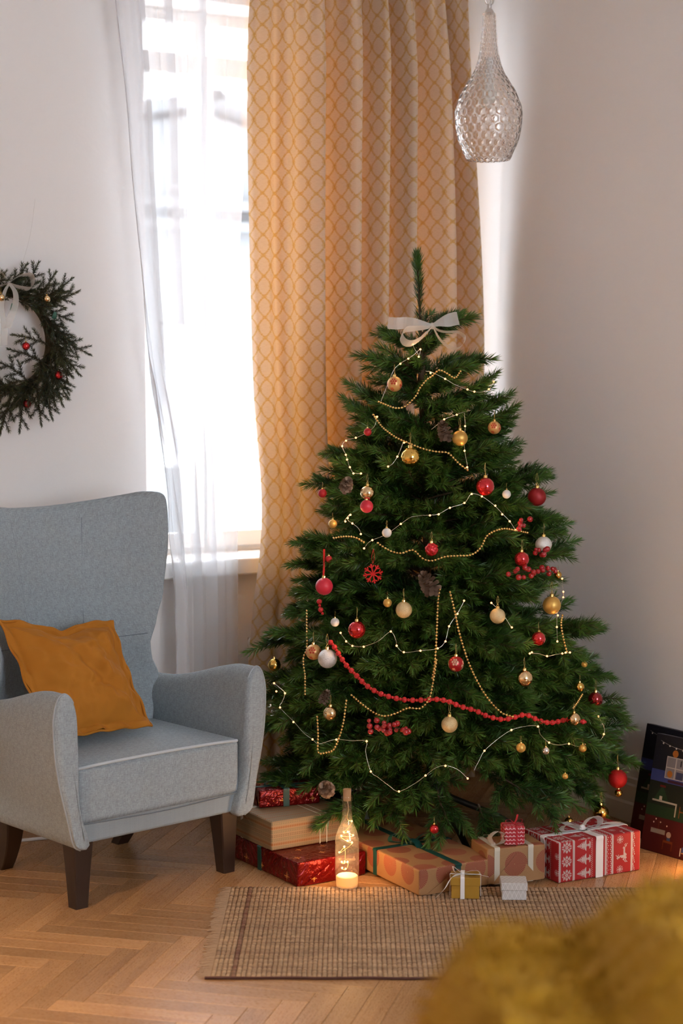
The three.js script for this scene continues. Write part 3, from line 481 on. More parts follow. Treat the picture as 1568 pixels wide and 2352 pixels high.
// ---------------------------------------------------------------- ornaments
const sparkle = dataTexture(256, 256, (() => { const r = rngOf(31); return () => { const a = r() * 2 * PI, q = Math.sqrt(r()) * 95; return [128 + q * Math.cos(a), 128 + q * Math.sin(a), 210]; }; })(), false, [3, 2]);
const sparkleR = dataTexture(128, 128, (() => { const r = rngOf(33); return () => [0, 60 + r() * 150, 0]; })(), false, [5, 3]);
function flakeMap(ground, ink) {
  return canvasTexture(512, 256, (c, w, h) => {
    c.fillStyle = ground; c.fillRect(0, 0, w, h); c.strokeStyle = c.fillStyle = ink; c.lineCap = 'square';
    for (const [x, y, q] of [[70, 130, 52], [200, 96, 40], [180, 190, 26], [330, 140, 54], [450, 92, 40], [440, 196, 28]]) for (let k = 0; k < 6; k++) {
      c.save(); c.translate(x, y); c.rotate(k * PI / 3); c.lineWidth = q * 0.13; c.beginPath(); c.moveTo(0, 0); c.lineTo(q, 0); c.moveTo(q * 0.45, 0); c.lineTo(q * 0.7, q * 0.28); c.moveTo(q * 0.45, 0); c.lineTo(q * 0.7, -q * 0.28); c.moveTo(q * 0.7, 0); c.lineTo(q * 0.92, q * 0.2); c.moveTo(q * 0.7, 0); c.lineTo(q * 0.92, -q * 0.2); c.stroke(); c.restore();
    }
  });
}
const glitter = (c) => std(c, 0.5, { metalness: 0.55, normalMap: sparkle, normalScale: new THREE.Vector2(0.9, 0.9), roughnessMap: sparkleR });
const ORN = {
  redShiny: std(lin(0.62, 0.012, 0.02), 0.07, { metalness: 0.75, clearcoat: 1, clearcoatRoughness: 0.04 }), redDeepShiny: std(lin(0.3, 0.005, 0.01), 0.08, { metalness: 0.8, clearcoat: 1, clearcoatRoughness: 0.04 }),
  redMatte: std(lin(0.42, 0.012, 0.02), 0.5, { metalness: 0.2 }), redDark: std(lin(0.28, 0.008, 0.012), 0.48, { metalness: 0.25 }), pinkRed: std(lin(0.62, 0.02, 0.045), 0.45, { sheen: 0.4, sheenColor: lin(1, 0.4, 0.5) }),
  redBumpy: std(lin(0.6, 0.012, 0.02), 0.15, { metalness: 0.6, clearcoat: 0.6 }), redGlitter: glitter(lin(0.5, 0.012, 0.012)),
  goldMatte: std(lin(0.66, 0.4, 0.1), 0.42, { metalness: 0.65 }), goldShiny: std(lin(0.8, 0.54, 0.14), 0.08, { metalness: 1 }), champShiny: std(lin(0.86, 0.66, 0.38), 0.07, { metalness: 1 }), champGlitter: glitter(lin(0.72, 0.56, 0.3)),
  white: std(lin(0.66, 0.65, 0.63), 0.4), whiteGlitter: glitter(lin(0.8, 0.78, 0.75)), silver: std(lin(0.75, 0.74, 0.72), 0.15, { metalness: 0.9 }),
  clear: new THREE.MeshPhysicalMaterial({ color: 0xffffff, roughness: 0.03, transmission: 1, thickness: 0 }),
  flakeGold: std(0xffffff, 0.35, { metalness: 0.4, map: flakeMap('#cfa367', '#b01414') }), flakeRed: std(0xffffff, 0.3, { metalness: 0.3, map: flakeMap('#a5101a', '#e2c9a6') }),
};
const ballGeo = new THREE.SphereGeometry(1, 40, 28), bumpyGeo = (() => { const g = new THREE.SphereGeometry(1, 64, 48), p = g.attributes.position, v = V(0, 0, 0), dirs = []; for (let i = 0; i < 26; i++) { const y = 1 - (i + 0.5) / 13, a = i * 2.4, s = Math.sqrt(1 - y * y); dirs.push(V(Math.cos(a) * s, y, Math.sin(a) * s)); } for (let i = 0; i < p.count; i++) { v.fromBufferAttribute(p, i); const m = Math.max(...dirs.map((d) => d.dot(v))); v.multiplyScalar(0.86 + 0.14 * sstep(m, 0.88, 1)); p.setXYZ(i, v.x, v.y, v.z); } g.computeVertexNormals(); return weld(g); })();
const capGeo = (() => { const s = new THREE.LatheGeometry([[0, 1.26], [0.16, 1.26], [0.22, 1.22], [0.23, 0.96], [0.27, 0.93]].map(([x, y]) => new THREE.Vector2(x, y)), 24); const p = s.attributes.position; for (let i = 0; i < p.count; i++) { const a = Math.atan2(p.getZ(i), p.getX(i)), k = 1 + 0.07 * Math.cos(a * 12); p.setX(i, p.getX(i) * k); p.setZ(i, p.getZ(i) * k); } s.computeVertexNormals(); return s; })();
const loopGeo = new THREE.TorusGeometry(0.12, 0.025, 6, 20).translate(0, 1.36, 0), threadGeo = merge([tube([[0, 1.46, 0], [0.12, 1.8, 0.05], [0.1, 2.3, 0.05], [0, 2.6, 0]], 0.022, 12, 4), tube([[0, 1.46, 0], [-0.1, 1.8, 0], [-0.08, 2.3, 0.05], [0, 2.6, 0]], 0.022, 12, 4)]);
function bauble(x, y, z, r, type, label, group, opts = {}) {
  const t = thing('bauble', label, 'bauble', [x, y, z], opts.turn ?? (x * 37 + y * 91) % 6.28, group); t.scale.setScalar(r); if (opts.tilt) t.rotation.z = opts.tilt;
  part('ball', type === 'redBumpy' ? bumpyGeo : ballGeo, ORN[type], t);
  if (type === 'clear') { part('cap', capGeo, M.steel, t); part('loop', loopGeo, M.steel, t); return t; }
  part('cap', capGeo, M.goldMetal, t); part('loop', loopGeo, M.goldMetal, t); if (!opts.noThread) part('hanging_thread', threadGeo, M.thread, t);
  return t;
}
const BAUBLES = [
  [-0.899, 1.481, 0.928, 0.0237, 'flakeGold', 'gold bauble with red snowflakes high on the left of the tree'],
  [-0.988, 1.333, 0.913, 0.0121, 'redMatte', 'small matte red bauble half hidden on the upper left of the tree'],
  [-0.777, 1.316, 1.109, 0.0240, 'goldMatte', 'matte gold bauble hanging beside the upper pinecone'],
  [-0.623, 1.345, 1.075, 0.0204, 'flakeGold', 'gold bauble with red snowflakes at the upper right edge of the tree'],
  [-0.932, 1.260, 1.070, 0.0291, 'goldShiny', 'large shiny yellow gold bauble under the second bead strand'],
  [-0.740, 1.171, 1.192, 0.0278, 'redShiny', 'shiny red bauble on the right of the upper tree'],
  [-0.663, 1.145, 1.196, 0.0133, 'white', 'small white bauble between shiny red and dark red baubles'],
  [-0.495, 1.127, 1.128, 0.0288, 'redDark', 'large matte dark red bauble hanging off the right side against the wall'],
  [-1.045, 1.151, 1.005, 0.0225, 'champShiny', 'mirror-like champagne bauble above the bright pinkish red bauble'],
  [-1.053, 1.111, 1.013, 0.0198, 'pinkRed', 'pinkish red bauble tucked under the champagne bauble'],
  [-1.087, 1.140, 0.804, 0.0136, 'redMatte', 'small red bauble at the left tip of a branch against the curtain'],
  [-1.107, 1.052, 0.902, 0.0134, 'goldMatte', 'small pale gold bauble on the left edge over the curtain'],
  [-1.028, 1.035, 1.088, 0.0144, 'white', 'small pearly white bauble in the middle left of the tree'],
  [-0.933, 0.988, 1.189, 0.0208, 'redBumpy', 'small knobbly red bauble above the sagging gold bead strand'],
  [-1.142, 0.861, 0.909, 0.0268, 'pinkRed', 'satin red bauble hung on a long red ribbon'],
  [-1.049, 0.828, 1.126, 0.0130, 'goldMatte', 'small matte gold bauble beside the champagne glitter bauble'],
  [-1.016, 0.809, 1.165, 0.0247, 'champGlitter', 'champagne glitter bauble right of the red felt snowflake'],
  [-0.759, 0.787, 1.286, 0.0235, 'champGlitter', 'champagne glitter bauble right of the hanging bead strand'],
  [-0.520, 0.798, 1.241, 0.0283, 'goldMatte', 'large matte gold bauble at the right edge of the tree'],
  [-1.114, 0.743, 1.056, 0.0263, 'redShiny', 'shiny red bauble above the long red bead garland'],
  [-1.143, 0.758, 0.976, 0.0133, 'white', 'small white bauble left of the shiny red bauble'],
  [-1.186, 0.662, 0.920, 0.0240, 'flakeGold', 'gold and red bauble touching the white glitter ball'],
  [-1.175, 0.650, 0.985, 0.0291, 'whiteGlitter', 'large white glitter ball at the start of the red bead garland'],
  [-1.189, 0.587, 0.673, 0.0208, 'goldShiny', 'mirror-like dark gold bauble hanging over the curtain at left'],
  [-0.908, 0.654, 1.284, 0.0233, 'flakeRed', 'red bauble printed with a pale snowflake between the bead strands'],
  [-0.613, 0.708, 1.298, 0.0212, 'redShiny', 'tilted shiny red bauble on the lower right of the tree'],
  [-0.701, 0.601, 1.345, 0.0248, 'champShiny', 'mirror-like pale gold bauble on the lower right of the tree'],
  [-0.642, 0.949, 1.248, 0.0226, 'redShiny', 'bright red bauble beside the red berries'],
  [-0.521, 0.983, 1.198, 0.0257, 'whiteGlitter', 'white glitter ball half hidden behind the right branches'],
  [-0.445, 0.881, 1.174, 0.0123, 'goldShiny', 'small gold bauble at the end of the berry spray'],
  [-1.129, 0.945, 0.915, 0.0107, 'redMatte', 'tiny red bauble behind the long red ribbon'],
  [-1.202, 0.495, 1.049, 0.0222, 'champShiny', 'mirror-like copper champagne bauble on the lower left of the tree'],
  [-0.955, 0.483, 1.320, 0.0243, 'champGlitter', 'champagne glitter bauble below the long red bead garland'],
  [-0.748, 0.404, 1.393, 0.0142, 'goldMatte', 'small gold bauble on the lower right above the floor'],
  [-0.657, 0.385, 1.395, 0.0117, 'silver', 'small silver white bauble right of the small gold one'],
  [-0.484, 0.366, 1.355, 0.0120, 'goldMatte', 'small gold bauble beside a glowing bulb at the lower right'],
  [-0.359, 0.491, 1.261, 0.0233, 'redDeepShiny', 'shiny deep red bauble at the right edge near the wall'],
  [-0.526, 0.462, 1.364, 0.0199, 'champShiny', 'mirror-like pale gold bauble below the deep red one'],
  [-0.455, 0.545, 1.301, 0.0148, 'goldShiny', 'small yellow gold bauble half hidden at the right edge'],
  [-0.375, 0.598, 1.224, 0.0096, 'goldMatte', 'tiny gold bauble behind needles at the right edge'],
  [-0.291, 0.235, 1.292, 0.0303, 'redGlitter', 'large red glitter ball at the lowest right branch tip'],
  [-0.290, 0.190, 1.296, 0.0124, 'goldShiny', 'small gold bauble hanging under the red glitter ball'],
  [-0.324, 0.122, 1.252, 0.0249, 'goldShiny', 'shiny gold bauble hanging over the red patterned gift'],
  [-0.463, 0.113, 1.265, 0.0150, 'goldShiny', 'small gold bauble hanging left over the red patterned gift'],
  [-0.971, 0.160, 1.266, 0.0143, 'redShiny', 'small red bauble at the lowest front twig above the kraft gift'],
  [-0.578, 0.297, 1.389, 0.0092, 'goldMatte', 'tiny pale gold bauble deep in the lower right branches'],
  [-1.248, 0.458, 0.756, 0.0164, 'clear', 'clear glass bauble at the left edge behind the armchair'],
];
const GOLD_STRANDS = [
  ['gold bead strand near the top right under the bow', [[-0.702, 1.521, 1.002], [-0.729, 1.500, 1.011], [-0.755, 1.513, 1.009], [-0.783, 1.524, 1.003], [-0.807, 1.506, 1.001], [-0.827, 1.494, 1.000], [-0.850, 1.470, 0.998], [-0.863, 1.449, 0.999], [-0.879, 1.431, 0.997], [-0.900, 1.411, 0.985], [-0.919, 1.407, 0.965], [-0.933, 1.416, 0.937], [-0.943, 1.426, 0.906]]],
  ['gold bead strand sagging above the large yellow gold bauble', [[-0.964, 1.386, 0.908], [-0.961, 1.353, 0.948], [-0.955, 1.333, 0.983], [-0.944, 1.316, 1.015], [-0.930, 1.305, 1.043], [-0.911, 1.293, 1.068], [-0.890, 1.283, 1.089], [-0.861, 1.276, 1.111], [-0.834, 1.272, 1.129], [-0.809, 1.241, 1.150], [-0.790, 1.221, 1.169]]],
  ['short gold bead strand along the left middle branch', [[-1.117, 1.010, 0.925], [-1.104, 1.017, 0.965], [-1.090, 1.017, 1.004], [-1.078, 1.005, 1.038]]],
  ['gold bead strand sagging under the knobbly red bauble', [[-1.052, 1.004, 1.077], [-1.045, 0.994, 1.093], [-1.027, 0.981, 1.115], [-1.007, 0.976, 1.137], [-0.980, 0.986, 1.159], [-0.959, 0.962, 1.179], [-0.936, 0.955, 1.195], [-0.899, 0.967, 1.214], [-0.860, 0.969, 1.230], [-0.825, 0.971, 1.241], [-0.792, 0.991, 1.243], [-0.761, 1.027, 1.236], [-0.709, 1.043, 1.235], [-0.654, 1.036, 1.232], [-0.603, 1.026, 1.223]]],
  ['long gold bead strand hanging from the pinecone and looping left', [[-0.925, 0.870, 1.221], [-0.935, 0.836, 1.227], [-0.947, 0.754, 1.239], [-0.961, 0.666, 1.252], [-0.975, 0.613, 1.258], [-0.965, 0.669, 1.265], [-0.981, 0.597, 1.269], [-0.997, 0.554, 1.273], [-1.022, 0.529, 1.265], [-1.053, 0.529, 1.245], [-1.079, 0.513, 1.224], [-1.104, 0.503, 1.201], [-1.122, 0.509, 1.173], [-1.143, 0.531, 1.137], [-1.159, 0.555, 1.100]]],
  ['long gold bead strand hanging down right of the red snowflake bauble', [[-0.898, 0.863, 1.236], [-0.891, 0.801, 1.253], [-0.886, 0.740, 1.270], [-0.876, 0.672, 1.293], [-0.867, 0.632, 1.310], [-0.867, 0.624, 1.317], [-0.848, 0.576, 1.336], [-0.824, 0.536, 1.354], [-0.798, 0.509, 1.368], [-0.769, 0.498, 1.380]]],
  ['gold bead strand looping down the left front of the lower tree', [[-1.172, 0.538, 1.092], [-1.183, 0.483, 1.096], [-1.193, 0.438, 1.091], [-1.205, 0.391, 1.074], [-1.220, 0.377, 1.048], [-1.232, 0.377, 1.027], [-1.227, 0.428, 1.018], [-1.224, 0.480, 1.008]]],
  ['thin gold bead strand hanging straight down the left side', [[-1.164, 0.779, 0.840], [-1.176, 0.724, 0.861], [-1.187, 0.669, 0.880], [-1.205, 0.636, 0.890], [-1.209, 0.581, 0.910], [-1.216, 0.588, 0.920], [-1.224, 0.537, 0.934]]],
  ['gold bead strand hanging at the right edge below the gold bauble', [[-0.463, 0.760, 1.222], [-0.481, 0.734, 1.239], [-0.487, 0.693, 1.259], [-0.486, 0.655, 1.275]]],
  ['short gold bead strand above the lowest right champagne bauble', [[-0.452, 0.523, 1.310], [-0.487, 0.507, 1.332], [-0.520, 0.494, 1.352]]],
];
const RED_STRANDS = [
  ['long red wooden bead garland swinging across the lower tree', [[-1.161, 0.698, 0.980], [-1.160, 0.688, 0.999], [-1.155, 0.661, 1.027], [-1.149, 0.635, 1.058], [-1.139, 0.614, 1.089], [-1.129, 0.593, 1.117], [-1.115, 0.575, 1.145], [-1.098, 0.563, 1.173], [-1.078, 0.556, 1.198], [-1.056, 0.551, 1.221], [-1.030, 0.550, 1.243], [-1.002, 0.551, 1.260], [-0.961, 0.550, 1.269], [-0.918, 0.538, 1.268], [-0.883, 0.522, 1.271], [-0.841, 0.508, 1.288], [-0.806, 0.490, 1.303], [-0.761, 0.478, 1.318], [-0.719, 0.482, 1.325], [-0.679, 0.485, 1.327], [-0.630, 0.462, 1.332], [-0.579, 0.451, 1.327], [-0.510, 0.450, 1.313], [-0.426, 0.431, 1.294]]],
  ['short red wooden bead garland on the left side of the tree', [[-1.152, 0.813, 0.896], [-1.155, 0.795, 0.906], [-1.154, 0.779, 0.919]]],
];
const LIGHT_STRINGS = [
  ['string of lights below the white bow', [[-0.825, 1.606, 0.915], [-0.825, 1.588, 0.930], [-0.822, 1.576, 0.942], [-0.821, 1.566, 0.945], [-0.815, 1.589, 0.945], [-0.832, 1.573, 0.936], [-0.848, 1.560, 0.927], [-0.869, 1.545, 0.914], [-0.889, 1.524, 0.907], [-0.914, 1.473, 0.906], [-0.937, 1.428, 0.909]], [[-0.824, 1.605, 0.917], [-0.815, 1.589, 0.945], [-0.821, 1.566, 0.945], [-0.848, 1.560, 0.927], [-0.869, 1.544, 0.914]]],
  ['string of lights trailing off the upper right toward the wall', [[-0.818, 1.521, 0.980], [-0.803, 1.518, 0.990], [-0.766, 1.497, 1.011], [-0.735, 1.479, 1.020], [-0.692, 1.464, 1.026], [-0.658, 1.457, 1.014], [-0.615, 1.456, 0.996], [-0.576, 1.464, 0.980], [-0.551, 1.488, 0.971]], [[-0.806, 1.515, 0.989], [-0.766, 1.497, 1.011], [-0.692, 1.464, 1.026], [-0.657, 1.457, 1.014], [-0.577, 1.464, 0.980], [-0.552, 1.488, 0.971]]],
  ['string of lights crossing the upper pinecone', [[-0.708, 1.400, 1.066], [-0.742, 1.393, 1.067], [-0.765, 1.387, 1.074], [-0.807, 1.373, 1.067], [-0.833, 1.357, 1.068], [-0.855, 1.343, 1.069]], [[-0.765, 1.387, 1.074], [-0.807, 1.373, 1.067]]],
  ['string of lights looping off the upper left toward the curtain', [[-0.958, 1.380, 0.920], [-0.968, 1.350, 0.919], [-0.988, 1.328, 0.899], [-1.003, 1.314, 0.867], [-1.020, 1.305, 0.836], [-1.031, 1.287, 0.831], [-1.032, 1.261, 0.855], [-1.041, 1.242, 0.882], [-1.048, 1.225, 0.906], [-1.050, 1.208, 0.932], [-1.040, 1.208, 0.962]], [[-0.958, 1.380, 0.920], [-1.003, 1.314, 0.867], [-1.020, 1.304, 0.836], [-1.031, 1.287, 0.831], [-1.032, 1.261, 0.855], [-1.039, 1.247, 0.874], [-1.048, 1.225, 0.906], [-1.051, 1.207, 0.932], [-1.041, 1.208, 0.960]]],
  ['string of lights hanging left of the yellow gold bauble', [[-0.934, 1.306, 1.033], [-0.948, 1.281, 1.038], [-0.960, 1.261, 1.040], [-0.975, 1.240, 1.037], [-0.988, 1.230, 1.030]], [[-0.933, 1.303, 1.035], [-0.960, 1.261, 1.040], [-0.987, 1.231, 1.030]]],
  ['string of lights beside the matte gold bauble', [[-0.735, 1.392, 1.072], [-0.747, 1.351, 1.094], [-0.763, 1.316, 1.112], [-0.774, 1.281, 1.130], [-0.779, 1.246, 1.148], [-0.783, 1.220, 1.163]], [[-0.747, 1.352, 1.093], [-0.775, 1.278, 1.131], [-0.783, 1.229, 1.157]]],
  ['long string of lights rising across the middle of the tree', [[-1.078, 0.986, 1.039], [-1.071, 1.001, 1.047], [-1.061, 1.012, 1.059], [-1.029, 1.030, 1.086], [-0.994, 1.062, 1.113], [-0.970, 1.082, 1.130], [-0.946, 1.087, 1.145], [-0.921, 1.089, 1.161], [-0.897, 1.092, 1.172], [-0.863, 1.110, 1.182], [-0.819, 1.124, 1.195], [-0.793, 1.150, 1.194], [-0.759, 1.142, 1.201], [-0.720, 1.113, 1.213], [-0.693, 1.086, 1.219], [-0.671, 1.064, 1.224], [-0.652, 1.036, 1.229]], [[-1.078, 0.986, 1.039], [-1.061, 1.012, 1.059], [-1.026, 1.032, 1.088], [-0.994, 1.062, 1.113], [-0.921, 1.088, 1.161], [-0.897, 1.091, 1.172], [-0.863, 1.110, 1.182], [-0.819, 1.124, 1.195], [-0.792, 1.150, 1.194], [-0.759, 1.142, 1.201], [-0.718, 1.113, 1.214], [-0.695, 1.086, 1.218], [-0.671, 1.064, 1.224], [-0.653, 1.037, 1.229]]],
  ['short string of lights on the left middle branch', [[-1.095, 1.064, 0.950], [-1.082, 1.085, 0.963], [-1.091, 1.068, 0.966], [-1.085, 1.058, 0.982], [-1.077, 1.045, 1.003], [-1.077, 1.029, 1.021]], [[-1.092, 1.062, 0.952], [-1.081, 1.083, 0.964], [-1.091, 1.073, 0.964], [-1.085, 1.058, 0.982], [-1.078, 1.028, 1.020]]],
  ['string of lights draped from the white bauble to the bead strand', [[-1.142, 0.729, 1.005], [-1.136, 0.707, 1.032], [-1.130, 0.696, 1.057], [-1.110, 0.696, 1.087], [-1.078, 0.714, 1.120], [-1.050, 0.743, 1.145], [-1.041, 0.717, 1.162], [-1.045, 0.704, 1.171], [-1.031, 0.686, 1.189], [-0.992, 0.691, 1.217], [-0.947, 0.698, 1.244], [-0.924, 0.719, 1.250], [-0.908, 0.763, 1.248], [-0.881, 0.799, 1.251], [-0.857, 0.836, 1.252]], [[-1.141, 0.729, 1.006], [-1.137, 0.706, 1.032], [-1.130, 0.695, 1.057], [-1.109, 0.695, 1.088], [-1.049, 0.744, 1.145], [-1.045, 0.704, 1.171], [-1.031, 0.686, 1.189], [-0.991, 0.691, 1.218], [-0.947, 0.698, 1.244], [-0.923, 0.718, 1.250], [-0.909, 0.762, 1.248], [-0.881, 0.798, 1.251], [-0.858, 0.836, 1.252]]],
  ['short string of lights right of the champagne glitter bauble', [[-0.774, 0.827, 1.273], [-0.750, 0.802, 1.283], [-0.732, 0.780, 1.288], [-0.719, 0.758, 1.293], [-0.714, 0.750, 1.295]], [[-0.773, 0.826, 1.273], [-0.713, 0.750, 1.296]]],
  ['string of lights hanging down the right edge of the tree', [[-0.398, 0.865, 1.136], [-0.416, 0.824, 1.164], [-0.436, 0.813, 1.191], [-0.474, 0.774, 1.214], [-0.495, 0.764, 1.236], [-0.511, 0.731, 1.256], [-0.525, 0.690, 1.277]], [[-0.399, 0.863, 1.137], [-0.415, 0.825, 1.164], [-0.437, 0.812, 1.192], [-0.493, 0.764, 1.237], [-0.511, 0.731, 1.256], [-0.525, 0.690, 1.277]]],
  ['string of lights along the right branch above the pale gold bauble', [[-0.657, 0.670, 1.318], [-0.624, 0.665, 1.314], [-0.588, 0.654, 1.309], [-0.549, 0.654, 1.299], [-0.510, 0.652, 1.283], [-0.466, 0.648, 1.265]], [[-0.653, 0.672, 1.317], [-0.589, 0.654, 1.309], [-0.510, 0.652, 1.283], [-0.491, 0.652, 1.275], [-0.466, 0.649, 1.265], [-0.660, 0.669, 1.316]]],
  ['long string of lights snaking over the lower left of the tree', [[-1.217, 0.538, 0.722], [-1.224, 0.531, 0.776], [-1.227, 0.521, 0.812], [-1.243, 0.497, 0.823], [-1.260, 0.484, 0.841], [-1.244, 0.448, 0.899], [-1.239, 0.422, 0.952], [-1.232, 0.409, 0.993], [-1.229, 0.401, 1.026], [-1.200, 0.420, 1.074], [-1.172, 0.422, 1.121], [-1.143, 0.424, 1.159], [-1.150, 0.394, 1.166], [-1.141, 0.337, 1.181], [-1.127, 0.322, 1.197], [-1.103, 0.298, 1.222], [-1.083, 0.283, 1.245], [-1.045, 0.309, 1.274], [-1.021, 0.333, 1.293], [-0.997, 0.355, 1.308], [-0.972, 0.363, 1.323], [-0.940, 0.351, 1.341], [-0.914, 0.324, 1.356]], [[-1.217, 0.538, 0.723], [-1.232, 0.520, 0.765], [-1.227, 0.521, 0.812], [-1.260, 0.484, 0.840], [-1.245, 0.447, 0.898], [-1.232, 0.409, 0.993], [-1.198, 0.420, 1.077], [-1.142, 0.424, 1.159], [-1.141, 0.337, 1.181], [-1.083, 0.283, 1.245], [-1.021, 0.333, 1.293], [-0.971, 0.362, 1.323], [-0.914, 0.324, 1.356]]],
  ['string of lights across the lower right of the tree', [[-0.896, 0.347, 1.362], [-0.880, 0.375, 1.365], [-0.862, 0.403, 1.367], [-0.822, 0.435, 1.377], [-0.777, 0.459, 1.384], [-0.731, 0.466, 1.390], [-0.688, 0.463, 1.395], [-0.673, 0.436, 1.388], [-0.640, 0.407, 1.389], [-0.600, 0.395, 1.386], [-0.555, 0.392, 1.377], [-0.510, 0.376, 1.362], [-0.457, 0.371, 1.333], [-0.380, 0.363, 1.300], [-0.327, 0.376, 1.265], [-0.322, 0.399, 1.259], [-0.363, 0.440, 1.281]], [[-0.862, 0.403, 1.367], [-0.777, 0.459, 1.384], [-0.687, 0.462, 1.395], [-0.640, 0.407, 1.389], [-0.555, 0.392, 1.377], [-0.460, 0.372, 1.334], [-0.327, 0.377, 1.265], [-0.363, 0.440, 1.281]]],
];
const PINECONES = [
  [-0.824, 1.339, 1.093, 0.0293, 'brown pinecone in the shade of the upper right branches'],
  [-1.075, 1.175, 0.932, 0.0267, 'open grey brown pinecone at the left side of the tree'],
  [-0.955, 0.890, 1.204, 0.0364, 'large dark pinecone in the middle of the tree'],
  [-1.222, 0.270, 1.054, 0.0314, 'grey brown pinecone above the light bottle'],
  [-1.205, 0.541, 1.021, 0.0210, 'dark pinecone half hidden on the lower left of the tree'],
];
const BERRIES = [
  ['red berry sprig above the bright red bauble at right', 9, [[-0.643, 1.050, 1.217]]],
  ['red berry sprig beside the white glitter ball', 8, [[-0.581, 0.957, 1.224]]],
  ['long spray of red berries along the right branch', 20, [[-0.702, 0.909, 1.256], [-0.439, 0.886, 1.165]]],
  ['red berry spray low in the middle of the tree', 24, [[-1.139, 0.465, 1.154], [-1.060, 0.466, 1.242]]],
];
for (const [x, y, z, r, type, label] of BAUBLES) bauble(x, y, z, r, type, label, 'baubles on the Christmas tree', { noThread: label.includes('ribbon'), tilt: label.includes('tilted') ? 0.5 : 0, turn: type.startsWith('flake') ? FACING - 1.1 : undefined });
{ // ribbon of the satin bauble
  const t = tag(part('bauble_ribbon', strip([[-1.144, 0.885, 0.908], [-1.14, 0.93, 0.905], [-1.137, 0.975, 0.90]], V(0.859, 0, 0.512), 0.006, 20), M.redFelt), 'narrow red ribbon holding up the satin red bauble', 'ribbon'); void t;
}
{ // felt snowflake
  const t = thing('snowflake_ornament', 'flat red felt snowflake hanging left of centre on the tree', 'ornament', [-1.073, 0.913, 1.082], FACING), bars = [];
  for (let k = 0; k < 8; k++) { const a = k * PI / 4 + 0.2; bars.push(rbox(0.03, 0.0042, 0.004, 0.0015, 0.015, 0, 0).rotateZ(a)); for (const q of [-1, 1]) bars.push(rbox(0.011, 0.0036, 0.004, 0.0015, 0.0055, 0, 0).rotateZ(q * 0.85).translate(0.018, 0, 0).rotateZ(a)); bars.push(rbox(0.006, 0.006, 0.004, 0.0015, 0.027, 0, 0).rotateZ(0.0).rotateZ(a)); }
  part('felt_shape', merge(bars), M.redFelt, t); part('hanging_thread', merge([tube([[0, 0.03, 0], [0.004, 0.05, 0], [0.001, 0.075, 0]], 0.0007, 10, 4), tube([[0, 0.03, 0], [-0.004, 0.05, 0], [0.001, 0.075, 0]], 0.0007, 10, 4)]), M.redFelt, t);
}
// pinecones
const scaleGeo = (() => { const g = sheet(8, 6, (u, v) => { const w = (0.32 + 0.5 * Math.sin(Math.min(1, v * 1.1) * PI * 0.62)) * (v > 0.85 ? 0.8 : 1), x = (u - 0.5) * w * 0.9; return V(x, v * 0.95, 0.18 * v * v - 0.3 * x * x + 0.02); }); const b = g.clone(); b.translate(0, 0, -0.05); return merge([g, b]); })();
const coneMats = [std(lin(0.12, 0.07, 0.045), 0.75, { side: THREE.DoubleSide }), std(lin(0.17, 0.11, 0.075), 0.75, { side: THREE.DoubleSide }), std(lin(0.26, 0.19, 0.14), 0.8, { side: THREE.DoubleSide })];
function pinecone(x, y, z, r, label, i) {
  const t = thing('pinecone', label, 'pinecone', [x, y, z], i * 1.3, 'pinecones on the Christmas tree'); t.rotation.order = 'YXZ'; t.rotation.set([0.4, 0.9, 0.3, 1.1, 0.5][i], FACING + [0.4, -0.3, 0.5, 0, 0.8][i], [0.5, -0.4, 0.7, 0.2, 0][i]); t.scale.setScalar(r);
  part('core', new THREE.SphereGeometry(0.45, 12, 10).scale(0.8, 1.5, 0.8), coneMats[0], t);
  for (let k = 0; k < 46; k++) {
    const f = k / 45, yy = lerp(-0.75, 0.8, f), a = k * 2.4, s = part(k ? 'scale_' + String(k).padStart(3, '0') : 'scale', scaleGeo, coneMats[(k * 7) % (i === 1 || i === 3 ? 3 : 2)], t), rr = 0.36 * Math.sqrt(Math.max(0.05, 1 - yy * yy * 0.9));
    s.rotation.order = 'YXZ'; s.rotation.set(lerp(1.75, 0.35, f), a, 0); s.position.set(Math.sin(a) * rr * 0.5, yy, Math.cos(a) * rr * 0.5); s.scale.setScalar(0.68 * lerp(1, 0.62, f));
  }
}
PINECONES.forEach(([x, y, z, r, l], i) => pinecone(x, y, z, r * 1.05, l, i));
// bead garlands
function beadsAlong(pts, gap) { const c = new THREE.CatmullRomCurve3(pts.map((p) => V(...p)), false, 'catmullrom', 0.5), n = Math.round(c.getLength() / gap); return { c, at: c.getSpacedPoints(n) }; }
const goldBead = new THREE.SphereGeometry(0.0036, 10, 8), beadGold = std(lin(0.72, 0.5, 0.2), 0.22, { metalness: 0.9 });
for (const [label, pts] of GOLD_STRANDS) {
  const { c, at } = beadsAlong(pts, 0.0098), t = thing('bead_strand', label, 'beads', [0, 0, 0], 0, 'gold bead strands on the tree');
  const im = new THREE.InstancedMesh(goldBead, beadGold, at.length), m = new THREE.Matrix4(); at.forEach((p, i) => im.setMatrixAt(i, m.makeTranslation(p.x, p.y, p.z))); im.name = 'beads'; im.userData.kind = 'stuff'; t.add(im);
  part('string', new THREE.TubeGeometry(c, at.length, 0.0007, 4), M.thread, t);
}
const bigBead = new THREE.SphereGeometry(0.0082, 16, 12), midBead = new THREE.SphereGeometry(0.0048, 12, 8);
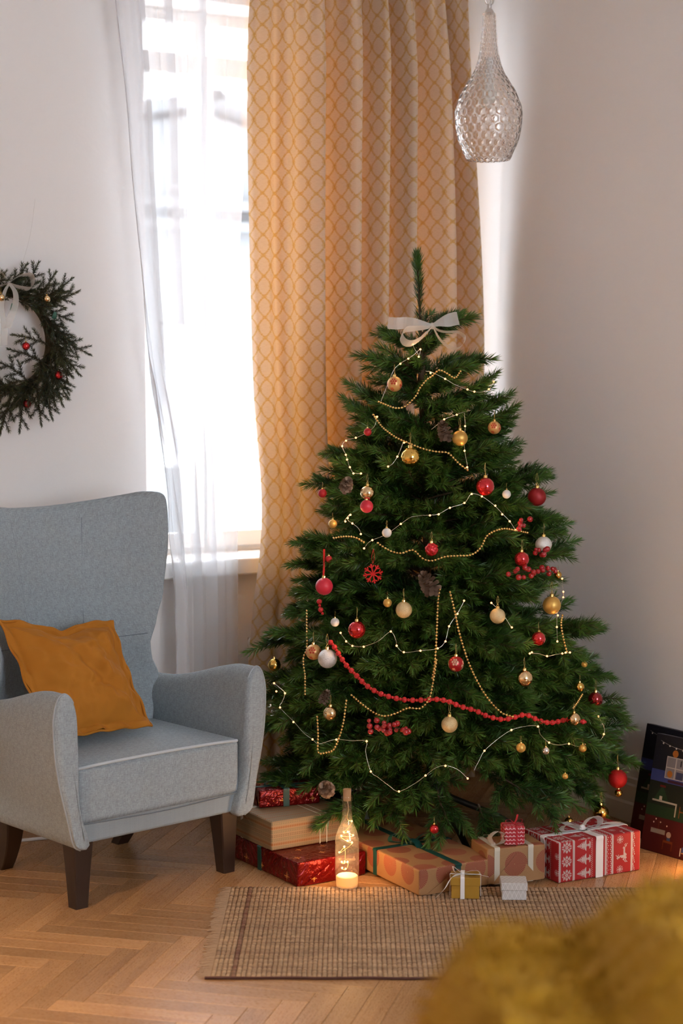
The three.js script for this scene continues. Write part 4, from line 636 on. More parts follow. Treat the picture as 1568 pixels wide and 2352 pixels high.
for (const [label, pts] of RED_STRANDS) {
  const { c, at } = beadsAlong(pts, 0.0122), t = thing('bead_garland', label, 'beads', [0, 0, 0], 0, 'red wooden bead garlands on the tree'), small = []; let k = 0;
  at.forEach((p, i) => { if (i % 2) small.push(midBead.clone().translate(p.x, p.y, p.z)); else { const b = part(k ? 'bead_' + String(k).padStart(3, '0') : 'bead', bigBead, M.redBead, t); b.position.copy(p); k++; } });
  part('small_beads', merge(small), M.redBead, t).userData.kind = 'stuff'; part('string', new THREE.TubeGeometry(c, at.length, 0.0009, 4), M.redBead, t);
}
const berryGeo = new THREE.SphereGeometry(0.0075, 14, 10);
for (const [label, n, pts] of BERRIES) {
  const r = rngOf(n * 13 + 5), t = thing('berry_spray', label, 'berries', [0, 0, 0], 0, 'red berry sprays in the tree'), a = V(...pts[0]), b = V(...(pts[1] ?? [pts[0][0] + 0.03, pts[0][1] + 0.01, pts[0][2] + 0.01])), stems = [tube([a, a.clone().lerp(b, 0.5).add(V(0, 0.006, 0)), b], 0.0013, 12, 5)];
  for (let k = 0; k < n; k++) { const base = a.clone().lerp(b, (k + 0.5) / n), p = base.clone().add(V((r() - 0.5) * 0.03, (r() - 0.4) * 0.034, (r() - 0.3) * 0.03)); const m = part(k ? 'berry_' + String(k).padStart(3, '0') : 'berry', berryGeo, M.berry, t); m.position.copy(p); m.scale.setScalar(0.85 + 0.4 * r()); stems.push(tube([base, base.clone().lerp(p, 0.6).add(V(0, 0.002, 0)), p], 0.0007, 5, 4)); }
  part('stem', merge(stems), M.stem, t);
}
// strings of tiny lights: a wire, and bulbs each with its own small light
const bulbGeo = new THREE.SphereGeometry(0.0031, 12, 8);
function bulbAt(p, parent, k, power = 0.0022) {
  const b = part(k ? 'bulb_' + String(k).padStart(3, '0') : 'bulb', bulbGeo, M.bulb, parent); b.position.copy(p); b.castShadow = false;
  const l = new THREE.PointLight(lin(1, 0.56, 0.24), power, 0, 2); l.name = 'bulb_light'; l.position.copy(p); l.castShadow = true; l.shadow.radius = 0.12; parent.add(l);
}
for (const [label, pts, bulbs] of LIGHT_STRINGS) {
  const t = thing('light_string', label, 'string lights', [0, 0, 0], 0, 'strings of tiny lights on the tree');
  part('wire', new THREE.TubeGeometry(new THREE.CatmullRomCurve3(pts.map((p) => V(...p)), false, 'catmullrom', 0.5), 90, 0.0008, 4), M.wire, t);
  bulbs.forEach((p, k) => bulbAt(V(...p), t, k));
}
// white organza bow near the top of the tree
function tieBow(t, parts, mat, knotR) { for (const [nm, pts, across, width] of parts) part(nm, strip(pts, across, width, 44, 0.0004), mat, t); part('knot', new THREE.SphereGeometry(knotR, 14, 10).scale(1, 1.2, 0.8), mat, t); }
{
  const t = thing('ribbon_bow', 'translucent white ribbon bow tied near the tree top', 'bow', [-0.778, 1.662, 0.955], FACING), k = 0.00021;
  const px = (l) => l.map(([x, y, z = 0]) => [(x - 830) * k, (410 - y) * k, z]);
  tieBow(t, [
    ['tail', px([[830, 410, 0], [700, 385, 0.008], [560, 370, 0.012], [420, 370, 0.004], [290, 375, 0.01], [172, 365, 0.004]]), V(0.06, 1, 0.25), (s) => lerp(0.013, 0.038, sstep(s, 0, 0.6))],
    ['tail', px([[830, 410, 0], [920, 370, 0.008], [1010, 345, 0.012], [1100, 320, 0.006], [1190, 300, 0.01], [1215, 305, 0.01]]), V(-0.25, 1, 0.2), (s) => lerp(0.013, 0.042, sstep(s, 0, 0.6))],
    ['loop', px([[825, 420, 0.004], [700, 440, 0.014], [560, 450, 0.02], [430, 470, 0.02], [370, 560, 0.016], [420, 650, 0.012], [520, 670, 0.016], [640, 610, 0.018], [740, 520, 0.012], [825, 430, 0.006]]), V(0.25, 0.65, 0.7), (s) => 0.014 + 0.018 * Math.sin(s * PI)],
    ['loop', px([[835, 415, 0.003], [930, 480, 0.012], [1050, 500, 0.008], [1200, 500, 0.01], [1300, 560, 0.008], [1310, 650, 0.004], [1230, 735, 0.006], [1130, 740, 0.008], [1030, 690, 0.006], [930, 590, 0.01], [850, 440, 0.006]]), V(0.2, 0.3, 0.9), (s) => 0.012 + 0.014 * Math.sin(s * PI)],
  ], M.organza, 0.009);
}
// ---------------------------------------------------------------- wreath on the wall
{
  const t = thing('wreath', 'round fir wreath hanging on the white wall above the armchair', 'wreath', [-1.839, 1.618, 0.045]), r = rngOf(88);
  const ring = []; for (let i = 0; i <= 48; i++) { const a = i / 48 * 2 * PI; ring.push(V(Math.cos(a) * 0.148, Math.sin(a) * 0.158, 0)); }
  part('ring', new THREE.TubeGeometry(new THREE.CatmullRomCurve3(ring, true), 90, 0.013, 8, true), M.stem, t);
  const green = (k, q) => (q < 0.08 ? [0.075 * k, 0.075 * k, 0.02 * k] : [0.020 * k, 0.036 * k, 0.018 * k]);
  const tips = (k, q) => [0.02 * k + 0.03 * q * k, 0.036 * k + 0.02 * q * k, 0.016 * k];
  const sprigs = [0.09, 0.125, 0.15].flatMap((l, i) => [0, 1].map((q) => {
    const c = curve([[0, 0, 0], [l * 0.5, 0.006, 0.006], [l, -0.004, 0.002]]), sh = [{ curve: c, from: 0.05, tip: 0.5 }], w = [new THREE.TubeGeometry(c, 8, 0.0018, 5)];
    for (const [f, s] of [[0.3, 1], [0.4, -1], [0.55, 1], [0.68, -1]]) { const b = c.getPoint(f), d = V(0.72, 0, 0.62 * s).normalize(), ll = l * 0.38 * (1 - f * 0.4), k = curve([b, b.clone().addScaledVector(d, ll * 0.5).add(V(0, 0.003, 0)), b.clone().addScaledVector(d, ll)]); sh.push({ curve: k, tip: 0.5 }); w.push(new THREE.TubeGeometry(k, 4, 0.0012, 4)); }
    return { wood: merge(w), needles: needleGeometry(sh, { perMetre: 1900, length: 0.0125, width: 0.0015, lean: 0.85, tipLean: 0.4, color: q ? green : tips }, rngOf(500 + i * 2 + q)) };
  }));
  let n = 0;
  const place = (a, rad, dir, z, lift, k, roll) => { const s = sprigs[k], b = part(n ? 'sprig_' + String(n).padStart(3, '0') : 'sprig', s.wood, M.stem, t); n++; part('needles', s.needles, needleMat, b).userData.kind = 'stuff'; b.position.set(Math.cos(a) * rad, Math.sin(a) * rad * 1.06, z); b.rotation.order = 'ZYX'; b.rotation.set(PI / 2 + roll, -lift, dir); };
  for (let i = 0; i < 84; i++) { // most sprigs point clockwise and outwards, hanging towards the bottom
    const a = PI / 2 - i / 84 * 2 * PI + (r() - 0.5) * 0.1, out = (r() - 0.28) * 1.5, dir = a - PI / 2 + out * 0.62, k = Math.floor(r() * 6), low = Math.sin(a) < -0.1 || Math.cos(a) > 0.2;
    place(a, 0.148 + (r() - 0.5) * 0.05, dir, 0.004 + r() * 0.035, r() * 0.35, low ? k : k % 4, (r() - 0.5) * 1.2);
  }
  for (const [a, dir, k] of [[0.9, 0.62, 5], [0.85, 0.35, 4], [1.0, 0.9, 2], [1.35, 1.0, 3], [0.2, -0.5, 5], [0.05, -0.9, 4], [-0.2, -1.2, 5], [-0.5, -1.0, 3], [-0.9, -1.5, 5], [-1.2, -1.75, 5], [-1.5, -1.9, 4], [-0.75, -1.35, 5], [-0.35, -1.5, 4], [-0.1, 2.9, 4], [-0.5, 2.8, 5], [-1.05, 2.6, 5]]) place(a, 0.15, dir, 0.03, 0.1, k, 0);
  const leaf = sheet(6, 4, (u, v) => V((u - 0.5) * 0.02 * (1 - v * 0.4), v * 0.024, 0.003 * Math.cos(u * 3)));
  for (const [x, y, a] of [[0.155, 0.075, -0.2], [0.02, 0.12, 2.7]]) { const l = part('leaf', leaf, std(lin(0.02, 0.11, 0.07), 0.5, { side: THREE.DoubleSide }), t); l.position.set(x, y, 0.03); l.rotation.z = a; }
  part('hanging_thread', tube([[0.03, 0.17, 0.0], [0.09, 0.34, -0.012], [0.12, 0.47, -0.036]], 0.0005, 10, 4), M.wire, t);
  const b = thing('ribbon_bow', 'sheer white ribbon bow with gold edging on the wall wreath', 'bow', [-1.845, 1.805, 0.095]);
  tieBow(b, [
    ['loop', [[0, 0, 0], [0.03, 0.022, 0.008], [0.066, 0.028, 0.012], [0.077, 0.008, 0.014], [0.066, -0.016, 0.016], [0.03, -0.012, 0.012], [0, 0, 0.003]], V(0, 0.35, 1), (s) => 0.01 + 0.03 * Math.sin(s * PI)],
    ['loop', [[0, 0, 0], [-0.03, 0.03, 0.008], [-0.066, 0.034, 0.012], [-0.075, 0.008, 0.014], [-0.06, -0.014, 0.016], [-0.03, -0.01, 0.012], [0, 0, 0.003]], V(0, 0.35, 1), (s) => 0.01 + 0.03 * Math.sin(s * PI)],
    ['tail', [[0, 0, 0.004], [0.017, -0.03, 0.012], [0.018, -0.07, 0.008], [0.002, -0.11, 0.006], [-0.016, -0.145, 0.01]], V(1, 0.15, 0.3), (s) => 0.01 + 0.022 * s],
    ['tail', [[0, 0, 0.004], [-0.018, -0.03, 0.008], [-0.028, -0.08, 0.006], [-0.02, -0.14, 0.008], [-0.022, -0.2, 0.004]], V(1, 0.1, -0.3), (s) => 0.01 + 0.02 * s],
  ], M.organza, 0.007);
  for (const [x, y, z, rad, type, label] of [[-1.718, 1.757, 0.10, 0.0128, 'champShiny', 'small shiny gold bauble at the upper right of the wreath'], [-1.792, 1.603, 0.10, 0.0132, 'redShiny', 'small red bauble hanging inside the wreath ring'], [-1.675, 1.509, 0.085, 0.0142, 'redShiny', 'small red bauble hanging at the lower right of the wreath'], [-1.786, 1.415, 0.085, 0.0142, 'redDeepShiny', 'small dark red bauble hanging from the bottom of the wreath'], [-1.874, 1.758, 0.10, 0.0128, 'champShiny', 'small gold bauble beside the wreath bow at the photo edge']]) bauble(x, y, z, rad, type, label, 'baubles on the wreath');
}
// ---------------------------------------------------------------- gifts
const paper = (map, c = 0xffffff, more = {}) => std(c, 0.6, { map, side: THREE.DoubleSide, ...more });
const foilBump = dataTexture(256, 256, (x, y) => { const a = x / 256 * 2 * PI, b = y / 256 * 2 * PI; return [128 + 90 * noise(Math.cos(a) * 1.6, Math.sin(a) * 1.6 + Math.cos(b) * 1.6, Math.sin(b) * 1.6) + 30 * noise(Math.cos(a) * 5, Math.sin(a) * 5 + Math.cos(b) * 5, Math.sin(b) * 5)]; });
function discs(c, x, y, q, ink) { c.fillStyle = 'rgba(130,50,36,.12)'; c.beginPath(); c.arc(x, y, q, 0, 7); c.fill(); for (let ring = 1; ring <= 9; ring++) { const n = 40, a = q * ring / 9.3; c.strokeStyle = ink; c.lineWidth = q * 0.095; c.setLineDash([2 * PI * a / n * 0.72, 2 * PI * a / n * 0.28]); c.beginPath(); c.arc(x, y, a, 0, 2 * PI); c.stroke(); } c.setLineDash([]); }
const kraftMap = canvasTexture(1024, 1024, (c, w, h) => { // 0.24 m
  const r = rngOf(21); c.fillStyle = '#997148'; c.fillRect(0, 0, w, h);
  for (let i = 0; i < 4000; i++) { c.fillStyle = r() < 0.5 ? 'rgba(90,58,30,.10)' : 'rgba(235,205,165,.10)'; c.fillRect(r() * w, r() * h, 2 + r() * 14, 1 + r() * 2); }
  for (let i = 0; i < 3; i++) for (let j = 0; j < 3; j++) { const x = i * 341 + (j % 3) * 114 + 90, y = j * 341 + 150; for (const dx of [-w, 0, w]) for (const dy of [-h, 0, h]) discs(c, x + dx, y + dy, 122, (i + j) % 3 ? '#84382a' : '#8f4433'); }
});
const starFoil = canvasTexture(1024, 1024, (c, w, h) => { // 0.24 m
  const r = rngOf(22); c.fillStyle = '#6e070a'; c.fillRect(0, 0, w, h);
  for (let i = 0; i < 120; i++) { c.fillStyle = 'rgba(255,190,110,.75)'; c.beginPath(); c.arc(r() * w, r() * h, 2 + r() * 4, 0, 7); c.fill(); }
  for (let i = 0; i < 20; i += 2) { const x = (i % 5) * 205 + 60 + r() * 80, y = Math.floor(i / 5) * 256 + 60 + r() * 120, q = 40 + r() * 22; c.strokeStyle = '#f2b766'; for (let k = 0; k < 8; k++) { c.lineWidth = k % 2 ? 5 : 8; const a = k * PI / 4, l = k % 2 ? q * 0.6 : q; c.beginPath(); c.moveTo(x, y); c.lineTo(x + Math.cos(a) * l, y + Math.sin(a) * l); c.stroke(); } }
});
const tanMap = canvasTexture(512, 512, (c, w, h) => { // 0.06 m, small woven motifs
  c.fillStyle = '#94795a'; c.fillRect(0, 0, w, h);
  for (let j = 0; j < 8; j++) for (let i = 0; i < 16; i++) { const x = i * 32, y = j * 64; c.fillStyle = j % 4 === 0 ? '#5d4426' : j % 2 ? '#6f6a50' : '#8a5526'; if (j % 4 === 0) { c.beginPath(); c.arc(x + 16, y + 20, 7, 0, 7); c.fill(); c.beginPath(); c.arc(x + 16, y + 44, 7, 0, 7); c.fill(); } else if (j % 2) { c.fillRect(x + 4, y + 8, 24, 10); c.fillRect(x + 10, y + 26, 12, 24); } else { c.beginPath(); c.moveTo(x + 16, y + 6); c.lineTo(x + 30, y + 32); c.lineTo(x + 16, y + 58); c.lineTo(x + 2, y + 32); c.fill(); } }
});
const nordicMap = canvasTexture(1228, 1024, (c, w, h) => { // 0.30 m wide, 0.25 m high; bands run up and down
  const ink = '#cdbab6', U = 1024 / 0.25; c.fillStyle = '#b0121c'; c.fillRect(0, 0, w, h); c.fillStyle = ink;
  const pix = (x, y, s, rows) => rows.forEach((row, j) => [...row].forEach((ch, i) => { if (ch !== '.') c.fillRect(x + i * s, y + j * s, s + 0.6, s + 0.6); }));
  const bar = (x, wd) => c.fillRect(x * U, 0, wd * U, h);
  const star = ['......#......', '..#..###..#..', '..##.###.##..', '..###.#.###..', '.#.##.#.##.#.', '###..###..###', '....##.##....', '###..###..###', '.#.##.#.##.#.', '..###.#.###..', '..##.###.##..', '..#..###..#..', '......#......'];
  const tree = ['............#......', '...........##......', '........#.###....#.', '......#.#.###....##', '....#.#######....##', '..#.#.########.####', '#################'+'##', '..#.#.########.####', '....#.#######....##', '......#.#.###....##', '........#.###....#.', '...........##......', '............#......'];
  const deer = ['.............#.#..', '............#.#...', '.............##...', '...........#.#....', '..........###.....', '...........##.....', '...........##.....', '...........##.....', '...........##.....', '...........##.....', '...........###....', '.#..#......####...', '..##..#########...', '...###########....', '..####..#######...', '...#.......####...', '..........##.#....', '...........#.#....', '............#.#...', '.............#.#..'];
  const snow = ['...#.#...', '.#..#..#.', '..#.#.#..', '#..###..#', '.#######.', '#..###..#', '..#.#.#..', '.#..#..#.', '...#.#...'];
  bar(0.0, 0.007); bar(0.05, 0.008); bar(0.168, 0.0075); bar(0.193, 0.0075); bar(0.265, 0.008);
  for (let k = 0; k < 6; k++) { pix(0.011 * U, (k * 0.0417 + 0.002) * U, 0.0027 * U, star); pix(0.066 * U, (k * 0.0417 + 0.004) * U, 0.0026 * U, tree); }
  for (let k = 0; k < 40; k++) { const y = k * h / 40; c.fillRect(0.118 * U, y, 8, 12); c.fillRect(0.121 * U, y + 13, 8, 10); c.fillRect(0.16 * U, y, 10, 12); c.fillRect(0.176 * U + (k % 2) * 10, y, 14, 14); c.fillRect(0.19 * U - (k % 2) * 10, y, 14, 14); c.fillRect(0.273 * U + (k % 4) * 6, y, 14, 18); }
  for (let k = 0; k < 2; k++) { pix(0.206 * U, (k * 0.125 + 0.034) * U, 0.0029 * U, deer); pix(0.213 * U, (k * 0.125 + 0.008) * U, 0.0026 * U, snow); pix(0.213 * U, (k * 0.125 + 0.1) * U, 0.0026 * U, snow); }
  for (let k = 0; k < 5; k++) pix(0.142 * U, (k * 0.05 + 0.01) * U, 0.0022 * U, snow);
});
const chevronMap = canvasTexture(256, 256, (c, w, h) => { c.fillStyle = '#a81220'; c.fillRect(0, 0, w, h); c.strokeStyle = '#d8aeb0'; c.lineWidth = 15; for (let j = -1; j < 5; j++) for (let i = 0; i < 4; i++) { const x = i * 64, y = j * 64 + (i % 2) * 0; c.beginPath(); c.moveTo(x + 6, y + 44); c.lineTo(x + 32, y + 20); c.lineTo(x + 58, y + 44); c.stroke(); } });
const diamondMap = canvasTexture(256, 256, (c, w, h) => { c.fillStyle = '#b9b4b0'; c.fillRect(0, 0, w, h); c.strokeStyle = '#d5d2d0'; c.lineWidth = 5; for (let k = -4; k < 8; k++) { c.beginPath(); c.moveTo(k * 64, 0); c.lineTo(k * 64 + 128, 256); c.moveTo(k * 64 + 128, 0); c.lineTo(k * 64, 256); c.stroke(); } });
const wedge = (w, h) => { const s = new THREE.Shape([new THREE.Vector2(-w, 0), new THREE.Vector2(w, 0), new THREE.Vector2(0, h)]); return new THREE.ExtrudeGeometry(s, { depth: 0.0008, bevelEnabled: false }); };
// a wrapped box: front left lower corner, turn of its front edge, size
function gift(label, corner, turn, w, h, d, mat, size, name = 'gift_box') {
  const c = Math.cos(turn), s = Math.sin(turn), t = thing(name, label, 'gift', [corner[0] + c * w / 2 - s * d / 2, corner[1], corner[2] - s * w / 2 - c * d / 2], turn);
  const g = new RoundedBoxGeometry(w, h, d, 5, Math.min(0.006, h * 0.1)), p = g.attributes.position, sd = corner[0] * 13;
  for (let i = 0; i < p.count; i++) { const k = 0.0016; p.setXYZ(i, p.getX(i) + k * noise(p.getX(i) * 14 + sd, p.getY(i) * 14, p.getZ(i) * 14), p.getY(i), p.getZ(i) + k * noise(p.getX(i) * 14, p.getY(i) * 14 + sd, p.getZ(i) * 14)); }
  g.computeVertexNormals(); weld(g);
  const n = g.attributes.normal, keep = metreUV(g.translate(w / 2, h / 2, 0), size).translate(-w / 2, 0, 0);
  void n; part('wrapping', keep, mat, t);
  return t;
}
const band = (w, h, d, wd, along) => { const e = 0.0011, W = w / 2 + e, H = h + e, D = d / 2 + e, k = along ? [[-W, 0], [-W, H], [W, H], [W, 0]] : [[-D, 0], [-D, H], [D, H], [D, 0]]; const pts = []; for (let i = 0; i < 3; i++) for (let j = 0; j <= 8; j++) { if (i && !j) continue; const f = j / 8; pts.push([lerp(k[i][0], k[i + 1][0], f), lerp(k[i][1], k[i + 1][1], f)]); } const c = pts.map(([a, y]) => (along ? [a, y, 0] : [0, y, a])); return strip(c, along ? V(0, 0, 1) : V(1, 0, 0), wd, 90, 0.0012); };
const flapsOn = (t, w, h, d, mat, sides, size = 0.24) => { for (const [side, sx] of sides) { const g = wedge(side === 'x' ? d * 0.42 : w * 0.42, h * 0.8); if (side === 'x') g.rotateY(sx * PI / 2).translate(sx * (w / 2 + 0.0014), 0.002, 0); else g.translate(0, 0.002, d / 2 + 0.0012); part('paper_flap', metreUV(g, size), mat, t); } };
const foilMat = paper(starFoil, lin(1.0, 0.95, 0.9), { metalness: 0.55, roughness: 0.26, bumpMap: foilBump, bumpScale: 0.004 });
const kraftMat = paper(kraftMap, 0xffffff, { roughness: 0.62 });
{ // stack of three beside the chair
  const a = gift('large red foil gift at the bottom of the stack beside the armchair', [-1.352, 0.0005, 1.112], 0.04, 0.245, 0.073, 0.50, foilMat, 0.24);
  flapsOn(a, 0.245, 0.073, 0.5, foilMat, [['z', 1]]); part('ribbon', band(0.245, 0.073, 0.5, 0.022, true).translate(0, 0, 0.03), M.tealRibbon, a);
  const b = gift('tan gift with small woven print in the middle of the stack', [-1.357, 0.0745, 0.962], 0.02, 0.28, 0.09, 0.31, paper(tanMap), 0.1); flapsOn(b, 0.28, 0.09, 0.31, b.children[0].material, [['x', -1]], 0.1);
  const tape = std(lin(0.6, 0.55, 0.42), 0.4); for (const x of [0.0, 0.024]) part('ribbon', band(0.28, 0.09, 0.31, 0.0028, false).translate(0.03 + x, 0, 0), tape, b); part('ribbon', band(0.28, 0.09, 0.31, 0.014, true).translate(0, 0, -0.03), std(lin(0.6, 0.57, 0.5), 0.5), b);
  const c = gift('small red foil gift with green bow on top of the stack', [-1.315, 0.166, 0.805], -0.2, 0.2, 0.055, 0.105, foilMat, 0.24); flapsOn(c, 0.2, 0.055, 0.105, foilMat, [['x', -1]]);
  part('ribbon', band(0.2, 0.055, 0.105, 0.02, false).translate(-0.012, 0, 0), M.tealRibbon, c); part('ribbon', band(0.2, 0.055, 0.105, 0.016, true), M.tealRibbon, c);
  const bow = new THREE.Group(); bow.name = 'bow'; bow.position.set(-0.012, 0.057, 0); c.add(bow);
  tieBow(bow, [['loop', [[0, 0, 0], [-0.025, 0.014, 0.004], [-0.05, 0.014, 0.004], [-0.055, 0.004, 0.004], [-0.03, 0.002, 0.003], [0, 0, 0]], V(0.1, 0.3, 1), 0.017], ['loop', [[0, 0, 0], [0.025, 0.014, 0.004], [0.05, 0.014, 0.002], [0.055, 0.004, 0.002], [0.03, 0.002, 0.003], [0, 0, 0]], V(-0.1, 0.3, 1), 0.017], ['tail', [[0, 0.004, 0], [0.02, 0.004, 0.025], [0.04, -0.001, 0.05]], V(1, 0, -0.6), 0.014]], M.tealRibbon, 0.008);
}
{ // long kraft box
  const w = 0.262, h = 0.078, d = 0.575, t = gift('long kraft paper gift with dark red rosettes and green ribbon', [-1.108, 0.009, 1.394], -0.03, w, h, d, kraftMat, 0.30);
  flapsOn(t, w, h, d, kraftMat, [['z', 1]], 0.3);
  part('ribbon', band(w, h, d, 0.021, true).translate(0, 0, 0.035), M.tealRibbon, t); part('ribbon', band(w, h, d, 0.021, false), M.tealRibbon, t);
  const bow = new THREE.Group(); bow.name = 'bow'; bow.position.set(0, h + 0.003, 0.035); t.add(bow);
  tieBow(bow, [['loop', [[0, 0, 0], [-0.03, 0.025, -0.01], [-0.062, 0.03, -0.015], [-0.072, 0.012, -0.012], [-0.04, 0.004, -0.006], [0, 0, 0]], V(0.1, 0.4, 1), 0.022], ['loop', [[0, 0, 0], [0.028, 0.024, 0.01], [0.058, 0.028, 0.01], [0.066, 0.01, 0.01], [0.036, 0.004, 0.006], [0, 0, 0]], V(0, 0.4, 1), 0.022], ['tail', [[0, 0.012, 0.004], [-0.004, 0.01, 0.03], [-0.006, -0.001, 0.055]], V(1, 0, 0), 0.024], ['tail', [[0, 0.006, 0], [0.05, 0.012, 0.008], [0.1, 0.002, 0.006]], V(0.1, 0, 1), 0.02]], M.tealRibbon, 0.011);
}
{ // smaller kraft box with sheer ribbons, and the little red one on top
  const w = 0.187, h = 0.108, d = 0.13, t = gift('smaller kraft gift with sheer ribbons behind the white box', [-0.874, 0.009, 1.402], -0.22, w, h, d, kraftMat, 0.30);
  flapsOn(t, w, h, d, kraftMat, [['z', 1]], 0.3);
  const sheer = new THREE.MeshPhysicalMaterial({ color: lin(0.75, 0.68, 0.55), roughness: 0.5, transparent: true, opacity: 0.6, side: THREE.DoubleSide });
  part('ribbon', band(w, h, d, 0.017, false).translate(-0.063, 0, 0), sheer, t); part('ribbon', band(w, h, d, 0.017, false).translate(0.045, 0, 0), sheer, t);
  const bow = new THREE.Group(); bow.name = 'bow'; bow.position.set(-0.062, h + 0.002, 0.035); t.add(bow);
  tieBow(bow, [['loop', [[0, 0, 0], [-0.014, 0.024, 0.004], [0.008, 0.042, 0.006], [0.03, 0.03, 0.006], [0.026, 0.008, 0.006], [0, 0, 0]], V(0.2, 0.2, 1), 0.024], ['tail', [[0, 0.004, 0], [-0.012, 0.03, 0.0], [-0.03, 0.034, 0.002]], V(0, 0.3, 1), 0.016]], M.organza, 0.008);
  const q = gift('tiny red patterned gift box standing on the smaller kraft gift', [-0.812, 0.118, 1.402], -0.4, 0.062, 0.058, 0.058, paper(chevronMap), 0.045);
  const rm = std(lin(0.45, 0.01, 0.02), 0.6, { side: THREE.DoubleSide }); part('ribbon', band(0.062, 0.058, 0.058, 0.005, false).translate(0.006, 0, 0), rm, q); part('ribbon', band(0.062, 0.058, 0.058, 0.005, true), rm, q);
  const rb = new THREE.Group(); rb.name = 'bow'; rb.position.set(0.004, 0.059, 0); q.add(rb);
  tieBow(rb, [['loop', [[0, 0, 0], [-0.012, 0.012, 0], [-0.026, 0.01, 0.002], [-0.02, 0.002, 0.002], [0, 0, 0]], V(0, 0.3, 1), 0.008], ['loop', [[0, 0, 0], [0.012, 0.012, 0], [0.024, 0.012, 0.002], [0.02, 0.002, 0.002], [0, 0, 0]], V(0, 0.3, 1), 0.008], ['tail', [[0, 0, 0], [0.008, 0.012, -0.002], [0.012, 0.026, -0.004]], V(1, 0.2, 0.6), 0.006]], rm, 0.004);
}
{ // nordic red box
  const w = 0.303, h = 0.124, d = 0.185, t = gift('red gift printed with white trees and reindeer, white bow', [-0.668, 0.001, 1.478], -0.045, w, h, d, paper(nordicMap, lin(0.78, 0.76, 0.76), { roughness: 0.7 }), 1, 'gift_box');
  { const u = t.children[0].geometry.attributes.uv; for (let i = 0; i < u.count; i++) u.setXY(i, u.getX(i) / 0.3, u.getY(i) / 0.25); }
  part('ribbon', band(w, h, d, 0.027, false).translate(-0.004, 0, 0), M.whiteRibbon, t); part('ribbon', band(w, h, d, 0.022, true).translate(0, 0, 0.01), M.whiteRibbon, t);
  const bow = new THREE.Group(); bow.name = 'bow'; bow.position.set(-0.004, h + 0.003, 0.005); t.add(bow);
  tieBow(bow, [['loop', [[0, 0, 0], [0.012, 0.026, 0.006], [0.04, 0.036, 0.008], [0.062, 0.022, 0.008], [0.05, 0.004, 0.008], [0, 0, 0]], V(0, 0.35, 1), (s) => 0.012 + 0.022 * Math.sin(s * PI)], ['loop', [[0, 0, 0], [-0.03, 0.016, 0.004], [-0.07, 0.02, 0.004], [-0.078, 0.006, 0.004], [-0.04, 0.002, 0.004], [0, 0, 0]], V(0, 0.35, 1), (s) => 0.012 + 0.016 * Math.sin(s * PI)], ['tail', [[0, 0.002, 0], [0.05, 0.008, 0.006], [0.09, 0.01, 0.01], [0.125, 0.005, 0.012]], V(0.1, 0.5, 1), (s) => 0.014 + 0.02 * s]], M.whiteRibbon, 0.012);
}
function lidBox(label, corner, turn, w, h, d, mat, size, lidH) {
  const c = Math.cos(turn), s = Math.sin(turn), t = thing('lidded_box', label, 'gift', [corner[0] + c * w / 2 - s * d / 2, corner[1], corner[2] - s * w / 2 - c * d / 2], turn);
  part('box_body', metreUV(rbox(w - 0.006, h - 0.002, d - 0.006, 0.0015, 0, (h - 0.002) / 2, 0), size), mat, t); part('lid', metreUV(rbox(w, lidH, d, 0.002, 0, h - lidH / 2, 0), size), mat, t); return t;
}
{
  const w = 0.086, h = 0.062, d = 0.07, t = lidBox('small golden lidded gift box with white ribbon on the rug', [-1.043, 0.0095, 1.456], -0.62, w, h, d, std(lin(0.46, 0.27, 0.04), 0.38, { metalness: 0.45 }), 1, 0.024);
  part('ribbon', band(w, h, d, 0.012, false).translate(-0.008, 0, 0), M.whiteRibbon, t); part('ribbon', band(w, h, d, 0.006, true), M.whiteRibbon, t);
  const bow = new THREE.Group(); bow.name = 'bow'; bow.position.set(-0.008, h + 0.001, 0); t.add(bow);
  tieBow(bow, [['loop', [[0, 0, 0], [-0.016, 0.014, 0.004], [-0.028, 0.022, 0.002], [-0.022, 0.006, 0.004], [0, 0, 0]], V(0.3, 0.2, 1), 0.014], ['loop', [[0, 0, 0], [0.02, 0.01, 0.004], [0.042, 0.012, 0.004], [0.048, 0.002, 0.006], [0.02, 0.001, 0.006], [0, 0, 0]], V(0.2, 0.3, 1), 0.012], ['tail', [[0, 0.002, 0], [-0.03, 0.0, 0.035], [-0.05, -0.03, 0.046], [-0.075, -0.056, 0.05]], V(0.7, 0.7, 0), 0.01], ['tail', [[0, 0.002, 0], [0.04, 0.006, 0.02], [0.075, 0.0, 0.024]], V(0, 0.4, 1), 0.008]], M.whiteRibbon, 0.006);
  lidBox('small white lidded box with a faint diamond pattern on the rug', [-0.927, 0.0095, 1.543], -0.57, 0.076, 0.05, 0.075, std(0xffffff, 0.75, { map: diamondMap }), 0.05, 0.022);
}
{ // dark gift at the back under the tree with a grey cloth over its corner
  const t = gift('dark brown gift deep under the tree behind the kraft box', [-1.13, 0.001, 0.72], 0.08, 0.26, 0.14, 0.2, std(lin(0.03, 0.016, 0.01), 0.7), 1); void t;
  tag(part('grey_cloth', sheet(24, 24, (u, v) => V(-1.02 + u * 0.17, 0.143 + 0.004 * Math.sin(u * 9) - 0.10 * sstep(v, 0.55, 1) - 0.05 * sstep(u, 0.75, 1), 0.58 + v * 0.16 + 0.006 * Math.sin(u * 14))), std(lin(0.4, 0.41, 0.43), 0.9, { side: THREE.DoubleSide })), 'light grey cloth lying over the dark brown gift under the tree', 'cloth');
}
